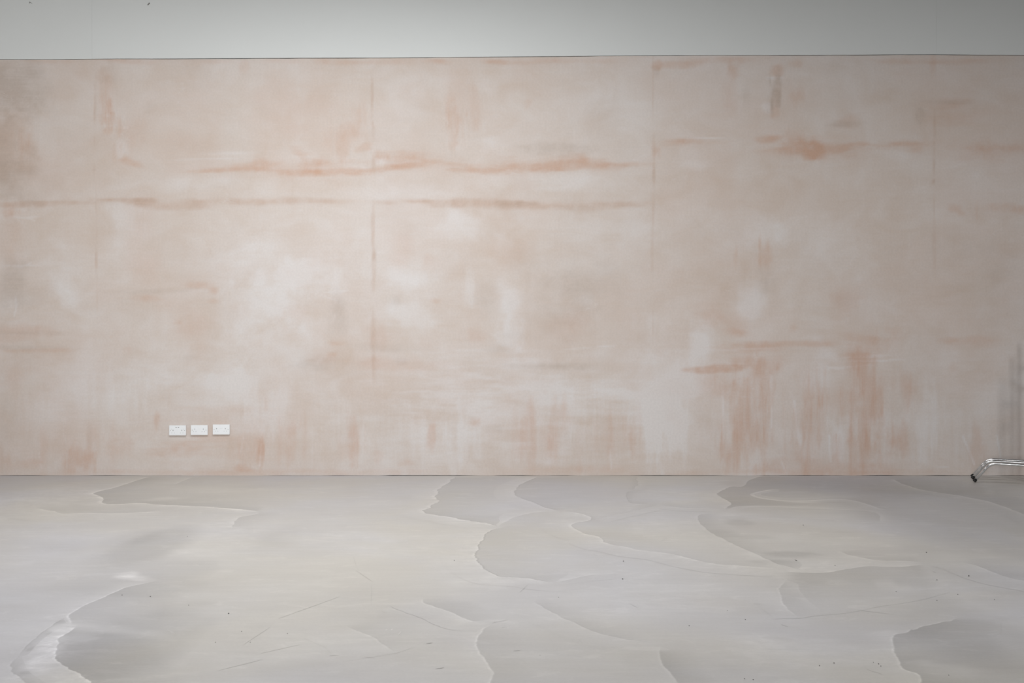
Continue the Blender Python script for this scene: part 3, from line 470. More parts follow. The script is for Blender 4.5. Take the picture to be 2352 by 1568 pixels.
TROWEL_MARKS = [
    ([(3.924,0.341),(3.97,0.235),(4.023,0.098)],0.0042,0.9), ([(2.455,0.652),(2.477,0.424),(2.508,0.273)],0.0057,0.7),
    ([(2.761,0.348),(2.773,0.121)],0.0047,0.6), ([(1.833,0.727),(1.841,0.5),(1.837,0.273)],0.0047,0.6),
    ([(2.25,0.879),(2.258,0.424)],0.0038,0.5), ([(0.015,0.614),(-0.042,0.5),(-0.068,0.405)],0.0042,0.5),
    ([(0.261,0.879),(0.223,0.765),(0.148,0.708)],0.0042,0.5), ([(0.205,0.614),(0.189,0.405)],0.0038,0.5),
    ([(0.848,0.235),(0.867,0.064)],0.0038,0.6), ([(1.019,0.614),(1.0,0.348)],0.0038,0.5),
    ([(1.303,1.333),(1.311,0.727)],0.0038,0.4), ([(-2.182,0.273),(-2.197,0.083)],0.0047,0.6),
    ([(-2.333,0.348),(-2.364,0.197)],0.0047,0.5), ([(3.235,0.614),(3.25,0.348)],0.0047,0.5),
    ([(4.22,0.348),(4.258,0.121)],0.0047,0.6), ([(2.345,0.121),(2.383,0.027)],0.0047,0.7),
    ([(-1.784,1.606),(-1.652,1.568),(-1.519,1.523)],0.0042,0.5), ([(-4.398,1.826),(-4.265,1.818),(-4.189,1.849)],0.0042,0.5),
    ([(-4.36,2.25),(-4.246,2.242),(-4.152,2.22)],0.0042,0.5), ([(-4.322,1.561),(-4.311,1.485),(-4.33,1.39)],0.0038,0.5),
    ([(-4.114,0.197),(-4.095,0.064)],0.0038,0.4), ([(-3.47,0.803),(-3.462,0.652)],0.0038,0.4),
    ([(-1.955,0.5),(-1.974,0.348)],0.0038,0.4),
]
POURS = [
    ([(-3.127,-0.056),(-3.154,-0.428),(-3.164,-0.745),(-3.239,-0.996),(-3.116,-1.147),(-3.012,-1.313),(-2.95,-1.51),(-2.832,-1.529),(-2.683,-1.452),(-2.57,-1.529),(-2.401,-1.586),(-2.241,-1.604),(-1.998,-1.696),(-1.862,-1.751),(-1.758,-1.804),(-1.723,-1.856)],[(-2.845,-0.056),(-2.838,-0.299),(-2.849,-0.478),(-2.903,-0.626),(-2.833,-0.722),(-2.731,-0.815),(-2.666,-0.907),(-2.583,-0.951),(-2.515,-0.951),(-2.448,-0.951),(-2.347,-0.951),(-2.226,-1.018),(-2.063,-1.126),(-1.926,-1.272),(-1.811,-1.471),(-1.714,-1.715)],-0.13,1.1,0.07,0.12,0.14,0.0,0.012,1),
    ([(-1.723,-1.856),(-1.722,-1.942),(-1.788,-2.026),(-1.818,-2.075),(-1.805,-2.202),(-1.739,-2.458)],[(-1.612,-1.786),(-1.55,-1.925),(-1.54,-2.091),(-1.559,-2.249),(-1.585,-2.37),(-1.629,-2.515)],-0.1,1.0,0.05,0.1,0.06,0.0,0.012,0.91),
    ([(-2.742,-0.084),(-2.748,-0.351),(-2.743,-0.578)],[(-2.528,-0.111),(-2.486,-0.377),(-2.496,-0.578)],-0.05,1,0.03,0.08,0.05,0.0,0.012,1),
    ([(-3.345,-1.696),(-3.205,-1.786),(-3.113,-1.856),(-3.021,-1.942),(-2.897,-1.874),(-2.699,-1.925),(-2.494,-1.839),(-2.387,-1.804)],[(-3.557,-1.373),(-3.384,-1.471),(-3.263,-1.529),(-3.136,-1.604),(-2.997,-1.604),(-2.813,-1.678),(-2.577,-1.696),(-2.418,-1.715)],-0.05,1.2,0.06,0.25,0.1,0.0,0.012,0.99),
    ([(-0.489,-0.056),(-0.52,-0.402),(-0.582,-0.745),(-0.567,-1.168),(-0.572,-1.313),(-0.51,-1.373),(-0.559,-1.567),(-0.624,-1.839),(-0.515,-1.976),(-0.361,-2.107),(-0.214,-2.234),(-0.128,-2.31),(-0.09,-2.414)],[(0.241,-0.056),(0.198,-0.272),(0.05,-0.478),(-0.021,-0.769),(-0.02,-0.996),(-0.013,-1.168),(-0.051,-1.333),(-0.082,-1.471),(-0.08,-1.66),(-0.048,-1.786),(-0.018,-1.925),(0.012,-2.059),(0.039,-2.249)],-0.1,0.8,0.06,0.16,0.08,0.1,0.02,1),
    ([(-0.09,-2.414),(-0.154,-2.571),(-0.176,-2.76),(-0.198,-2.937),(-0.192,-3.034),(-0.206,-3.195),(-0.197,-3.369),(-0.164,-3.512),(-0.131,-3.6),(-0.101,-3.648),(-0.082,-3.731),(-0.024,-3.758),(0.073,-3.749),(0.136,-3.803),(0.194,-3.847),(0.208,-3.812)],[(0.069,-2.091),(0.11,-2.187),(0.135,-2.34),(0.159,-2.515),(0.168,-2.654),(0.177,-2.812),(0.184,-2.962),(0.179,-3.127),(0.175,-3.262),(0.184,-3.348),(0.193,-3.411),(0.213,-3.472),(0.257,-3.512),(0.297,-3.59),(0.335,-3.685),(0.352,-3.758)],-0.085,0.9,0.06,0.16,0.05,0.22,0.02,0.51),
    ([(-0.09,-2.414),(-0.031,-2.171),(0.07,-1.959),(0.191,-1.839),(0.326,-1.821)],[(0.065,-2.472),(0.122,-2.325),(0.194,-2.218),(0.268,-2.139),(0.328,-2.091)],-0.05,1,0.04,0.1,0.03,0.0,0.012,0.92),
    ([(0.233,-0.056),(0.105,-0.402),(0.035,-0.722),(0.013,-0.974),(0.033,-1.168),(0.124,-1.373),(0.212,-1.623),(0.284,-1.751),(0.341,-1.821)],[(0.918,-0.056),(0.859,-0.272),(0.761,-0.528),(0.721,-0.769),(0.717,-0.996),(0.718,-1.168),(0.718,-1.333),(0.703,-1.49),(0.691,-1.604)],-0.08,0.8,0.06,0.14,0.03,0.14,0.012,1),
    ([(0.341,-1.821),(0.427,-1.874),(0.495,-1.959),(0.524,-2.075),(0.514,-2.171),(0.38,-2.28),(0.392,-2.443),(0.437,-2.64),(0.518,-2.68),(0.529,-2.786),(0.551,-2.937),(0.653,-3.01),(0.692,-3.093),(0.783,-3.139),(0.892,-3.207),(0.964,-3.337),(1.041,-3.421),(1.101,-3.462),(1.273,-3.502),(1.372,-3.551)],[(0.405,-1.751),(0.479,-1.768),(0.55,-1.821),(0.595,-1.925),(0.621,-2.026),(0.615,-2.091),(0.634,-2.187),(0.664,-2.31),(0.696,-2.4),(0.711,-2.501),(0.738,-2.613),(0.792,-2.707),(0.833,-2.786),(0.898,-2.863),(0.986,-2.937),(1.039,-3.058),(1.118,-3.15),(1.174,-3.229),(1.313,-3.337),(1.402,-3.441)],-0.045,1,0.07,0.18,0.09,0.1,0.012,0.7),
    ([(0.514,-2.171),(0.717,-1.942),(0.889,-1.751),(1.018,-1.586),(1.051,-1.51)],[(0.504,-2.042),(0.67,-1.821),(0.841,-1.641),(0.985,-1.49),(1.049,-1.373)],-0.05,1.2,0.02,0.08,0.0,0.12,0.012,1),
    ([(1.043,-1.567),(1.173,-1.678),(1.322,-1.696),(1.482,-1.733)],[(1.097,-1.373),(1.211,-1.452),(1.361,-1.49),(1.479,-1.529)],-0.05,1.1,0.03,0.1,0.06,0.16,0.012,1),
    ([(1.076,-0.056),(1.046,-0.272),(1.041,-0.478),(0.978,-0.674),(0.948,-0.861)],[(1.012,-0.056),(0.991,-0.272),(0.96,-0.528),(0.911,-0.769),(0.883,-0.951)],-0.05,1,0.02,0.05,0.03,0.1,0.02,1),
    ([(0.948,-0.861),(0.872,-0.996),(0.842,-1.373),(0.845,-1.51),(0.948,-1.529),(1.036,-1.529)],[(0.997,-0.907),(0.928,-1.083),(0.899,-1.292),(0.905,-1.373),(0.98,-1.412),(1.053,-1.412)],-0.06,1,0.02,0.05,0.0,0.06,0.012,1),
    ([(2.212,0.0),(2.044,-0.193),(1.949,-0.377),(1.886,-0.602),(1.825,-0.698),(1.769,-0.65),(1.698,-0.769),(1.576,-0.996),(1.554,-1.083),(1.575,-1.313),(1.58,-1.51),(1.554,-1.586),(1.469,-1.751)],[(3.121,0.0),(3.024,-0.166),(2.931,-0.325),(2.859,-0.478),(2.79,-0.626),(2.706,-0.769),(2.625,-0.907),(2.561,-0.996),(2.485,-1.126),(2.398,-1.292),(2.271,-1.49),(2.161,-1.641),(2.027,-1.786)],-0.17,0.7,0.03,0.08,0.04,0.04,0.012,1),
    ([(2.148,-0.792),(2.026,-0.861),(1.913,-0.974),(1.83,-1.083),(1.86,-1.251),(1.995,-1.353),(2.148,-1.373),(2.372,-1.272),(2.513,-1.333),(2.557,-1.567),(2.564,-1.715),(2.628,-1.786)],[(2.165,-0.974),(2.058,-0.996),(1.973,-1.04),(1.919,-1.083),(1.952,-1.147),(2.056,-1.189),(2.196,-1.21),(2.403,-1.126),(2.553,-1.168),(2.643,-1.373),(2.664,-1.529),(2.707,-1.66)],-0.04,1,0.05,0.1,0.07,0,0.004,1),
    ([(3.237,-0.193),(3.195,-0.453),(3.202,-0.65),(3.236,-0.907),(3.361,-1.083),(3.425,-1.231),(3.487,-1.471),(3.465,-1.925),(3.407,-2.4)],[(3.53,-0.111),(3.5,-0.272),(3.507,-0.428),(3.55,-0.578),(3.625,-0.722),(3.698,-0.861),(3.802,-0.996),(3.859,-1.272),(3.922,-1.567)],-0.07,0.9,0.04,0.12,0.08,0.0,0.012,1),
    ([(1.501,-1.715),(1.679,-1.604),(1.88,-1.66),(2.109,-1.715),(2.333,-1.768),(2.489,-1.839),(2.44,-2.091),(2.367,-2.249)],[(1.507,-1.959),(1.616,-1.992),(1.773,-2.059),(1.985,-2.123),(2.153,-2.218),(2.244,-2.28),(2.25,-2.34),(2.219,-2.429)],-0.05,0.8,0.03,0.08,0.04,0.0,0.012,0.99),
    ([(1.291,-1.891),(1.227,-2.091),(1.2,-2.31),(1.219,-2.654),(1.281,-2.962),(1.349,-3.24),(1.394,-3.472),(1.492,-3.6)],[(1.47,-1.786),(1.383,-1.992),(1.35,-2.218),(1.382,-2.515),(1.43,-2.812),(1.474,-3.081),(1.526,-3.327),(1.592,-3.492)],-0.09,0.9,0.03,0.12,0.03,0.05,0.012,0.69),
    ([(1.359,-3.6),(1.418,-3.629),(1.522,-3.648),(1.641,-3.619),(1.741,-3.551),(1.829,-3.492),(1.968,-3.512),(2.063,-3.502),(2.174,-3.452)],[(1.125,-4.331),(1.163,-4.401),(1.265,-4.434),(1.405,-4.401),(1.518,-4.346),(1.62,-4.275),(1.755,-4.223),(1.883,-4.148),(2.034,-4.031)],-0.13,0.8,0.09,0.35,0.06,0.0,0.012,0.45),
    ([(1.828,-3.081),(1.827,-3.195),(1.876,-3.294),(1.954,-3.369),(2.069,-3.369),(2.187,-3.421)],[(1.942,-2.998),(1.975,-3.081),(2.01,-3.15),(2.081,-3.218),(2.163,-3.251),(2.249,-3.327)],-0.07,1,0.06,0.16,0.04,0.0,0.012,0.53),
    ([(1.346,-3.776),(1.268,-3.949),(1.216,-4.148),(1.201,-4.346),(1.209,-4.468)],[(1.499,-3.794),(1.425,-3.965),(1.37,-4.148),(1.344,-4.296),(1.349,-4.401)],-0.04,1,0.04,0.1,0.04,0.0,0.012,0.27),
    ([(2.361,-3.39),(2.422,-3.482),(2.43,-3.629),(2.453,-3.758),(2.495,-3.812),(2.587,-3.907)],[(2.53,-3.173),(2.584,-3.262),(2.625,-3.369),(2.654,-3.492),(2.703,-3.571),(2.794,-3.648)],-0.07,0.8,0.04,0.2,0.04,0.0,0.012,0.42),
    ([(1.906,-4.448),(1.825,-4.507),(1.684,-4.583),(1.62,-4.645),(1.617,-4.62),(1.585,-4.675),(1.528,-4.692),(1.496,-4.739),(1.469,-4.84),(1.436,-4.91),(1.419,-5.018),(1.393,-5.101),(1.408,-5.148),(1.435,-5.171),(1.388,-5.29),(1.312,-5.471)],[(2.044,-4.468),(2.03,-4.533),(2.005,-4.583),(1.981,-4.632),(1.957,-4.681),(1.934,-4.728),(1.923,-4.785),(1.907,-4.851),(1.907,-4.916),(1.887,-4.988),(1.862,-5.067),(1.838,-5.143),(1.82,-5.207),(1.802,-5.268),(1.764,-5.353),(1.698,-5.49)],-0.15,0.6,0.06,0.12,0.08,0.0,0.012,0.25),
    ([(-0.414,-4.11),(-0.397,-4.186),(-0.383,-4.238),(-0.315,-4.317),(-0.235,-4.401),(-0.194,-4.481),(-0.165,-4.507),(-0.076,-4.533)],[(-0.336,-4.031),(-0.293,-4.078),(-0.229,-4.141),(-0.168,-4.201),(-0.117,-4.275),(-0.087,-4.346),(-0.067,-4.401),(-0.02,-4.494)],-0.08,0.8,0.06,0.14,0.05,0.0,0.012,0.25),
    ([(-0.076,-4.533),(-0.113,-4.632),(-0.132,-4.728),(-0.138,-4.807),(-0.126,-4.916),(-0.109,-4.988),(-0.082,-5.057),(-0.06,-5.157),(-0.069,-5.225),(-0.085,-5.311),(-0.088,-5.509)],[(0.096,-4.596),(0.068,-4.692),(0.049,-4.773),(0.04,-4.862),(0.047,-4.962),(0.062,-5.038),(0.084,-5.11),(0.097,-5.18),(0.088,-5.268),(0.078,-5.353),(0.067,-5.528)],-0.07,0.8,0.06,0.12,0.07,0.0,0.012,0.25),
    ([(0.082,-4.171),(0.141,-4.303),(0.197,-4.407),(0.276,-4.571),(0.322,-4.657),(0.387,-4.716),(0.466,-4.773),(0.546,-4.807)],[(0.118,-4.078),(0.185,-4.171),(0.257,-4.275),(0.333,-4.414),(0.396,-4.533),(0.458,-4.62),(0.519,-4.692),(0.58,-4.751)],-0.085,1.1,0.05,0.14,0.03,0.05,0.012,0.25),
    ([(0.57,-4.829),(0.556,-4.936),(0.546,-5.057),(0.552,-5.157),(0.57,-5.233),(0.585,-5.353),(0.585,-5.509)],[(0.711,-4.829),(0.699,-4.936),(0.691,-5.038),(0.701,-5.134),(0.713,-5.225),(0.715,-5.353),(0.709,-5.509)],-0.1,0.9,0.05,0.12,0.04,0.0,0.012,0.25),
    ([(-0.692,-4.564),(-0.634,-4.645),(-0.564,-4.704),(-0.498,-4.818),(-0.433,-4.936)],[(-0.635,-4.468),(-0.569,-4.545),(-0.496,-4.626),(-0.432,-4.728),(-0.368,-4.857)],-0.05,0.9,0.05,0.2,0.03,0.0,0.012,0.25),
    ([(0.198,-3.847),(0.309,-3.758),(0.446,-3.666),(0.579,-3.648)],[(0.195,-3.915),(0.302,-3.864),(0.434,-3.794),(0.566,-3.758)],-0.03,1,0.05,0.14,0.03,0.0,0.012,0.4),
    ([(-1.719,-3.785),(-1.775,-3.864),(-1.833,-3.932),(-1.856,-4.078),(-1.881,-4.186),(-1.889,-4.303),(-1.894,-4.407),(-1.875,-4.468),(-1.8,-4.571)],[(-1.531,-3.907),(-1.511,-4.031),(-1.483,-4.148),(-1.455,-4.26),(-1.43,-4.366),(-1.405,-4.468),(-1.382,-4.564),(-1.359,-4.657),(-1.329,-4.745)],-0.11,0.55,0.05,0.22,0.16,0.0,0.012,0.26),
    ([(-1.806,-4.558),(-1.771,-4.596),(-1.771,-4.716),(-1.75,-4.829),(-1.708,-4.936),(-1.645,-5.038),(-1.56,-5.134),(-1.49,-5.207),(-1.409,-5.311),(-1.291,-5.509)],[(-1.335,-4.728),(-1.312,-4.796),(-1.29,-4.862),(-1.256,-4.936),(-1.223,-5.013),(-1.19,-5.086),(-1.159,-5.157),(-1.129,-5.225),(-1.087,-5.332),(-1.009,-5.528)],-0.13,0.5,0.16,0.16,0.04,0.05,0.02,0.25),
    ([(-1.89,-4.434),(-1.89,-4.577),(-1.883,-4.716),(-1.867,-4.829),(-1.841,-4.936),(-1.827,-4.978)],[(-1.834,-4.494),(-1.835,-4.632),(-1.827,-4.773),(-1.811,-4.884),(-1.789,-4.978),(-1.774,-5.028)],-0.09,1.2,0.04,0.2,0.02,0.12,0.012,0.25),
    ([(-1.832,-4.967),(-1.807,-5.062),(-1.773,-5.134),(-1.693,-5.225),(-1.606,-5.311),(-1.439,-5.546)],[(-1.779,-4.998),(-1.747,-5.077),(-1.713,-5.134),(-1.634,-5.216),(-1.54,-5.311),(-1.371,-5.546)],-0.1,1.0,0.06,0.12,0.03,0.05,0.02,0.25),
]
TONES = [
    (-2.065,-3.019,0.207,0.591,-0.15), (-2.266,-2.735,0.155,0.263,-0.06), (-1.267,-4.801,0.05,0.333,-0.04), (-1.721,-3.579,0.222,0.242,-0.07), (-1.744,-3.939,0.268,0.208,-0.08),
    (-2.03,-3.897,0.166,0.213,-0.05), (-2.625,-3.275,0.176,0.217,0.03), (-1.732,-4.801,0.014,0.028,-0.1), (-1.825,-4.801,0.012,0.022,-0.1), (-1.845,-4.686,0.017,0.018,-0.08),
    (-1.696,-4.936,0.008,0.042,0.1), (-1.706,-5.086,0.016,0.019,-0.1), (-1.711,-5.156,0.023,0.018,-0.12), (-1.498,-5.189,0.011,0.018,0.1), (-1.64,-4.656,0.026,0.025,0.05),
    (-1.552,-4.467,0.037,0.017,0.05), (-1.544,-4.987,0.024,0.021,0.04), (-1.429,-5.133,0.031,0.023,0.04), (-2.106,-4.171,0.254,0.264,-0.04), (-2.688,-2.606,0.291,0.206,0.04),
    (-3.13,-2.234,0.28,0.309,0.03), (-1.797,-2.378,0.246,0.369,0.05), (-1.73,-3.035,0.196,0.355,0.05), (-1.371,-2.787,0.115,0.387,-0.035), (-1.193,-2.662,0.209,0.337,0.03),
    (-1.104,-3.839,0.252,0.347,0.02), (-0.96,-4.684,0.224,0.353,0.03), (-0.735,-5.128,0.231,0.14,-0.03), (-0.976,-5.032,0.127,0.148,0.02), (-0.766,-2.895,0.325,0.495,0.04),
    (-0.796,-3.814,0.148,0.176,0.02), (-0.491,-4.584,0.142,0.218,-0.045), (-0.608,-4.249,0.193,0.219,-0.02), (-0.333,-4.327,0.189,0.141,-0.03), (-0.333,-2.995,0.147,0.595,0.03),
    (0.135,-2.883,0.25,0.558,-0.02), (-0.138,-3.861,0.168,0.13,0.05), (0.517,-4.155,0.352,0.379,0.035), (0.83,-4.166,0.196,0.302,0.03), (0.514,-5.032,0.095,0.148,-0.05),
    (0.654,-5.128,0.154,0.14,-0.04), (0.202,-4.918,0.212,0.261,-0.03), (0.891,-4.766,0.221,0.17,0.02), (1.114,-4.872,0.248,0.215,0.05), (0.886,-5.128,0.154,0.14,-0.02),
    (0.816,-2.082,0.345,0.243,0.03), (1.258,-1.144,0.262,0.422,0.05), (0.974,-2.514,0.241,0.423,0.05), (1.47,-2.247,0.098,0.108,-0.12), (1.477,-2.09,0.086,0.097,-0.06),
    (1.465,-2.72,0.117,0.066,-0.09), (1.516,-3.195,0.143,0.079,-0.16), (1.393,-3.389,0.138,0.052,-0.1), (1.28,-2.609,0.106,0.137,-0.06), (1.618,-3.172,0.24,0.068,-0.03),
    (1.894,-2.654,0.392,0.404,0.02), (1.761,-3.772,0.171,0.135,-0.03), (1.792,-3.864,0.052,0.052,0.1), (1.822,-3.949,0.062,0.042,0.06), (2.034,-4.018,0.223,0.242,-0.02),
    (1.779,-4.255,0.231,0.145,-0.03), (1.264,-4.014,0.061,0.283,-0.05), (1.493,-4.461,0.238,0.165,-0.03), (1.508,-5.047,0.047,0.039,0.1), (1.58,-5.132,0.123,0.07,0.06),
    (1.799,-4.932,0.098,0.13,-0.03), (2.689,-2.895,0.3,0.495,-0.02), (-1.921,-3.702,0.052,0.073,0.22), (-1.857,-3.758,0.054,0.045,0.14), (-1.797,-3.794,0.053,0.022,0.12),
    (-1.737,-4.928,0.033,0.183,0.16), (-1.796,-4.772,0.043,0.085,0.16), (-1.825,-4.595,0.053,0.056,0.16), (-1.683,-5.086,0.047,0.048,0.12), (-1.563,-5.179,0.046,0.032,0.12),
    (-1.49,-5.242,0.06,0.018,0.12), (-1.825,-4.873,0.013,0.038,-0.14), (-1.65,-5.072,0.02,0.024,-0.14), (-1.554,-5.166,0.023,0.018,-0.14), (-1.871,-4.513,0.024,0.026,-0.1),
    (-1.795,-4.501,0.046,0.017,0.08), (-1.476,-4.894,0.025,0.032,0.09), (-1.474,-4.921,0.013,0.013,-0.05), (-1.768,-4.454,0.018,0.014,0.1), (-1.633,-4.401,0.056,0.021,0.05),
    (-1.702,-4.714,0.052,0.088,0.03), (-1.582,-4.524,0.036,0.192,0.03), (-2.984,-1.372,0.064,0.1,-0.05), (-2.598,-1.292,0.129,0.082,0.09), (-2.952,-1.369,0.096,0.159,0.03),
    (-2.244,-0.835,0.342,0.161,0.03), (-2.012,-0.673,0.279,0.119,-0.03), (-0.868,-1.468,0.22,0.155,0.03), (2.054,-0.47,0.358,0.252,-0.02), (4.13,-0.468,0.286,0.301,-0.05),
    (-3.557,-1.305,0.414,0.704,0.08), (3.105,-1.6,0.766,1.516,-0.2), (3.109,-0.566,1.138,0.538,-0.07), (1.851,-4.748,0.218,0.562,-0.1), (-1.485,-4.771,0.193,0.475,-0.13),  # right-hand floor: dark pours, deepened to paint in dimmer light on that side
    (2.441,-0.893,0.607,0.674,-0.04), (2.496,-3.365,0.452,0.821,-0.09),
]
SCRATCHES = [
    (-0.043,-4.608,-0.021,-4.596,0.004,0.55), (-0.331,-4.818,-0.307,-4.807,0.004,0.5), (0.005,-4.91,0.035,-4.9,0.004,0.55), (-0.273,-5.115,-0.243,-5.101,0.005,0.55),
    (-0.679,-4.967,-0.644,-4.962,0.003,0.4), (-0.548,-4.978,-0.507,-4.993,0.003,0.2), (0.521,-4.231,0.553,-4.303,0.003,0.2), (0.036,-4.031,0.082,-3.864,0.003,0.25),
    (0.082,-3.864,0.132,-3.713,0.003,0.15), (-0.939,-4.936,-0.815,-4.829,0.003,0.1), (-1.043,-5.134,-0.919,-5.013,0.003,0.1), (-0.983,-4.468,-0.788,-4.11,0.003,0.08),
    (-1.033,-4.829,-0.989,-4.596,0.003,0.08), (1.406,-4.282,1.642,-4.414,0.003,0.1), (0.85,-2.875,0.919,-2.76,0.003,0.15), (1.111,-4.558,1.129,-4.589,0.004,0.2),
    (2.13,-3.619,2.144,-3.629,0.005,0.5), (-0.856,-3.284,-0.809,-3.492,0.003,0.15), (-0.794,-3.59,-0.68,-3.821,0.003,0.12), (-0.68,-3.821,-0.624,-4.26,0.003,0.1),
    (1.074,-4.231,1.12,-4.245,0.003,0.12),
]
PALE_MARKS = [
    (-1.763,-4.52,-1.769,-4.448,0.006,0.35), (-1.768,-4.454,-1.754,-4.441,0.004,0.2), (-1.396,-4.632,-1.344,-4.692,0.01,0.1), (-1.374,-4.675,-1.336,-4.704,0.006,0.1),
    (-0.566,-4.346,-0.539,-4.38,0.004,0.2), (-0.489,-4.639,-0.486,-4.62,0.008,0.4), (-0.514,-4.639,-0.503,-4.626,0.006,0.25), (-0.452,-4.704,-0.446,-4.651,0.006,0.2),
    (-0.515,-4.687,-0.506,-4.675,0.006,0.15),
]
GRIT = [
    (2.271,-3.713,0.0035), (-1.215,-4.394,0.0028), (2.078,-3.794,0.0026), (1.79,-4.023,0.002), (2.29,-3.162,0.0031), (0.979,-4.487,0.002),
    (1.168,-5.052,0.0021), (1.106,-5.082,0.0019), (1.326,-5.062,0.002), (1.325,-5.086,0.0016), (1.85,-2.34,0.003), (0.591,-3.379,0.003),
    (0.543,-3.776,0.0032), (-1.43,-4.26,0.0017), (2.056,-4.071,0.0018), (1.914,-4.179,0.0018), (0.727,-4.577,0.002), (1.681,-3.482,0.0023),
    (1.526,-5.184,0.0015), (-1.088,-4.657,0.0018), (-1.015,-4.802,0.0017), (-1.15,-4.802,0.0017), (-0.897,-4.687,0.0017), (-1.793,-4.086,0.0024),
    (-1.654,-4.11,0.0022), (-0.308,-3.358,0.0021), (-1.943,-2.707,0.0023), (0.934,-4.346,0.0017), (2.18,-4.163,0.0018), (0.804,-5.22,0.0018),
    (0.832,-5.229,0.0018), (0.212,-4.125,0.0016), (1.314,-5.043,0.0013), (0.104,-4.962,0.0013),
]

# ------------------------------------------------------------------ room shell
def struct(name, me, mat, parent=None):
    o = link(name, me, mat, parent)
    if parent is None: o['kind'] = 'structure'
    return o

XL, XR = -6.3, 6.6
wall_back = struct('wall_back', box_mesh('wall_back', XL - 0.2, XR + 0.2, 0.014, 0.25, -0.2, ROOM_H), M_block)

def band_z(x):                      # height of the joint between plaster and painted boards
    xs = [-4.5, -4.0, -3.55, -2.9, -1.2, 0.0, 0.9, 1.6, 2.6, 3.65, 4.5]
    zs = [3.622, 3.620, 3.626, 3.628, 3.634, 3.644, 3.652, 3.657, 3.659, 3.663, 3.658]
    return np.interp(x, xs, zs) + 0.0015 * fbm(np.asarray(x) * 3.0, np.asarray(x) * 0, 91)

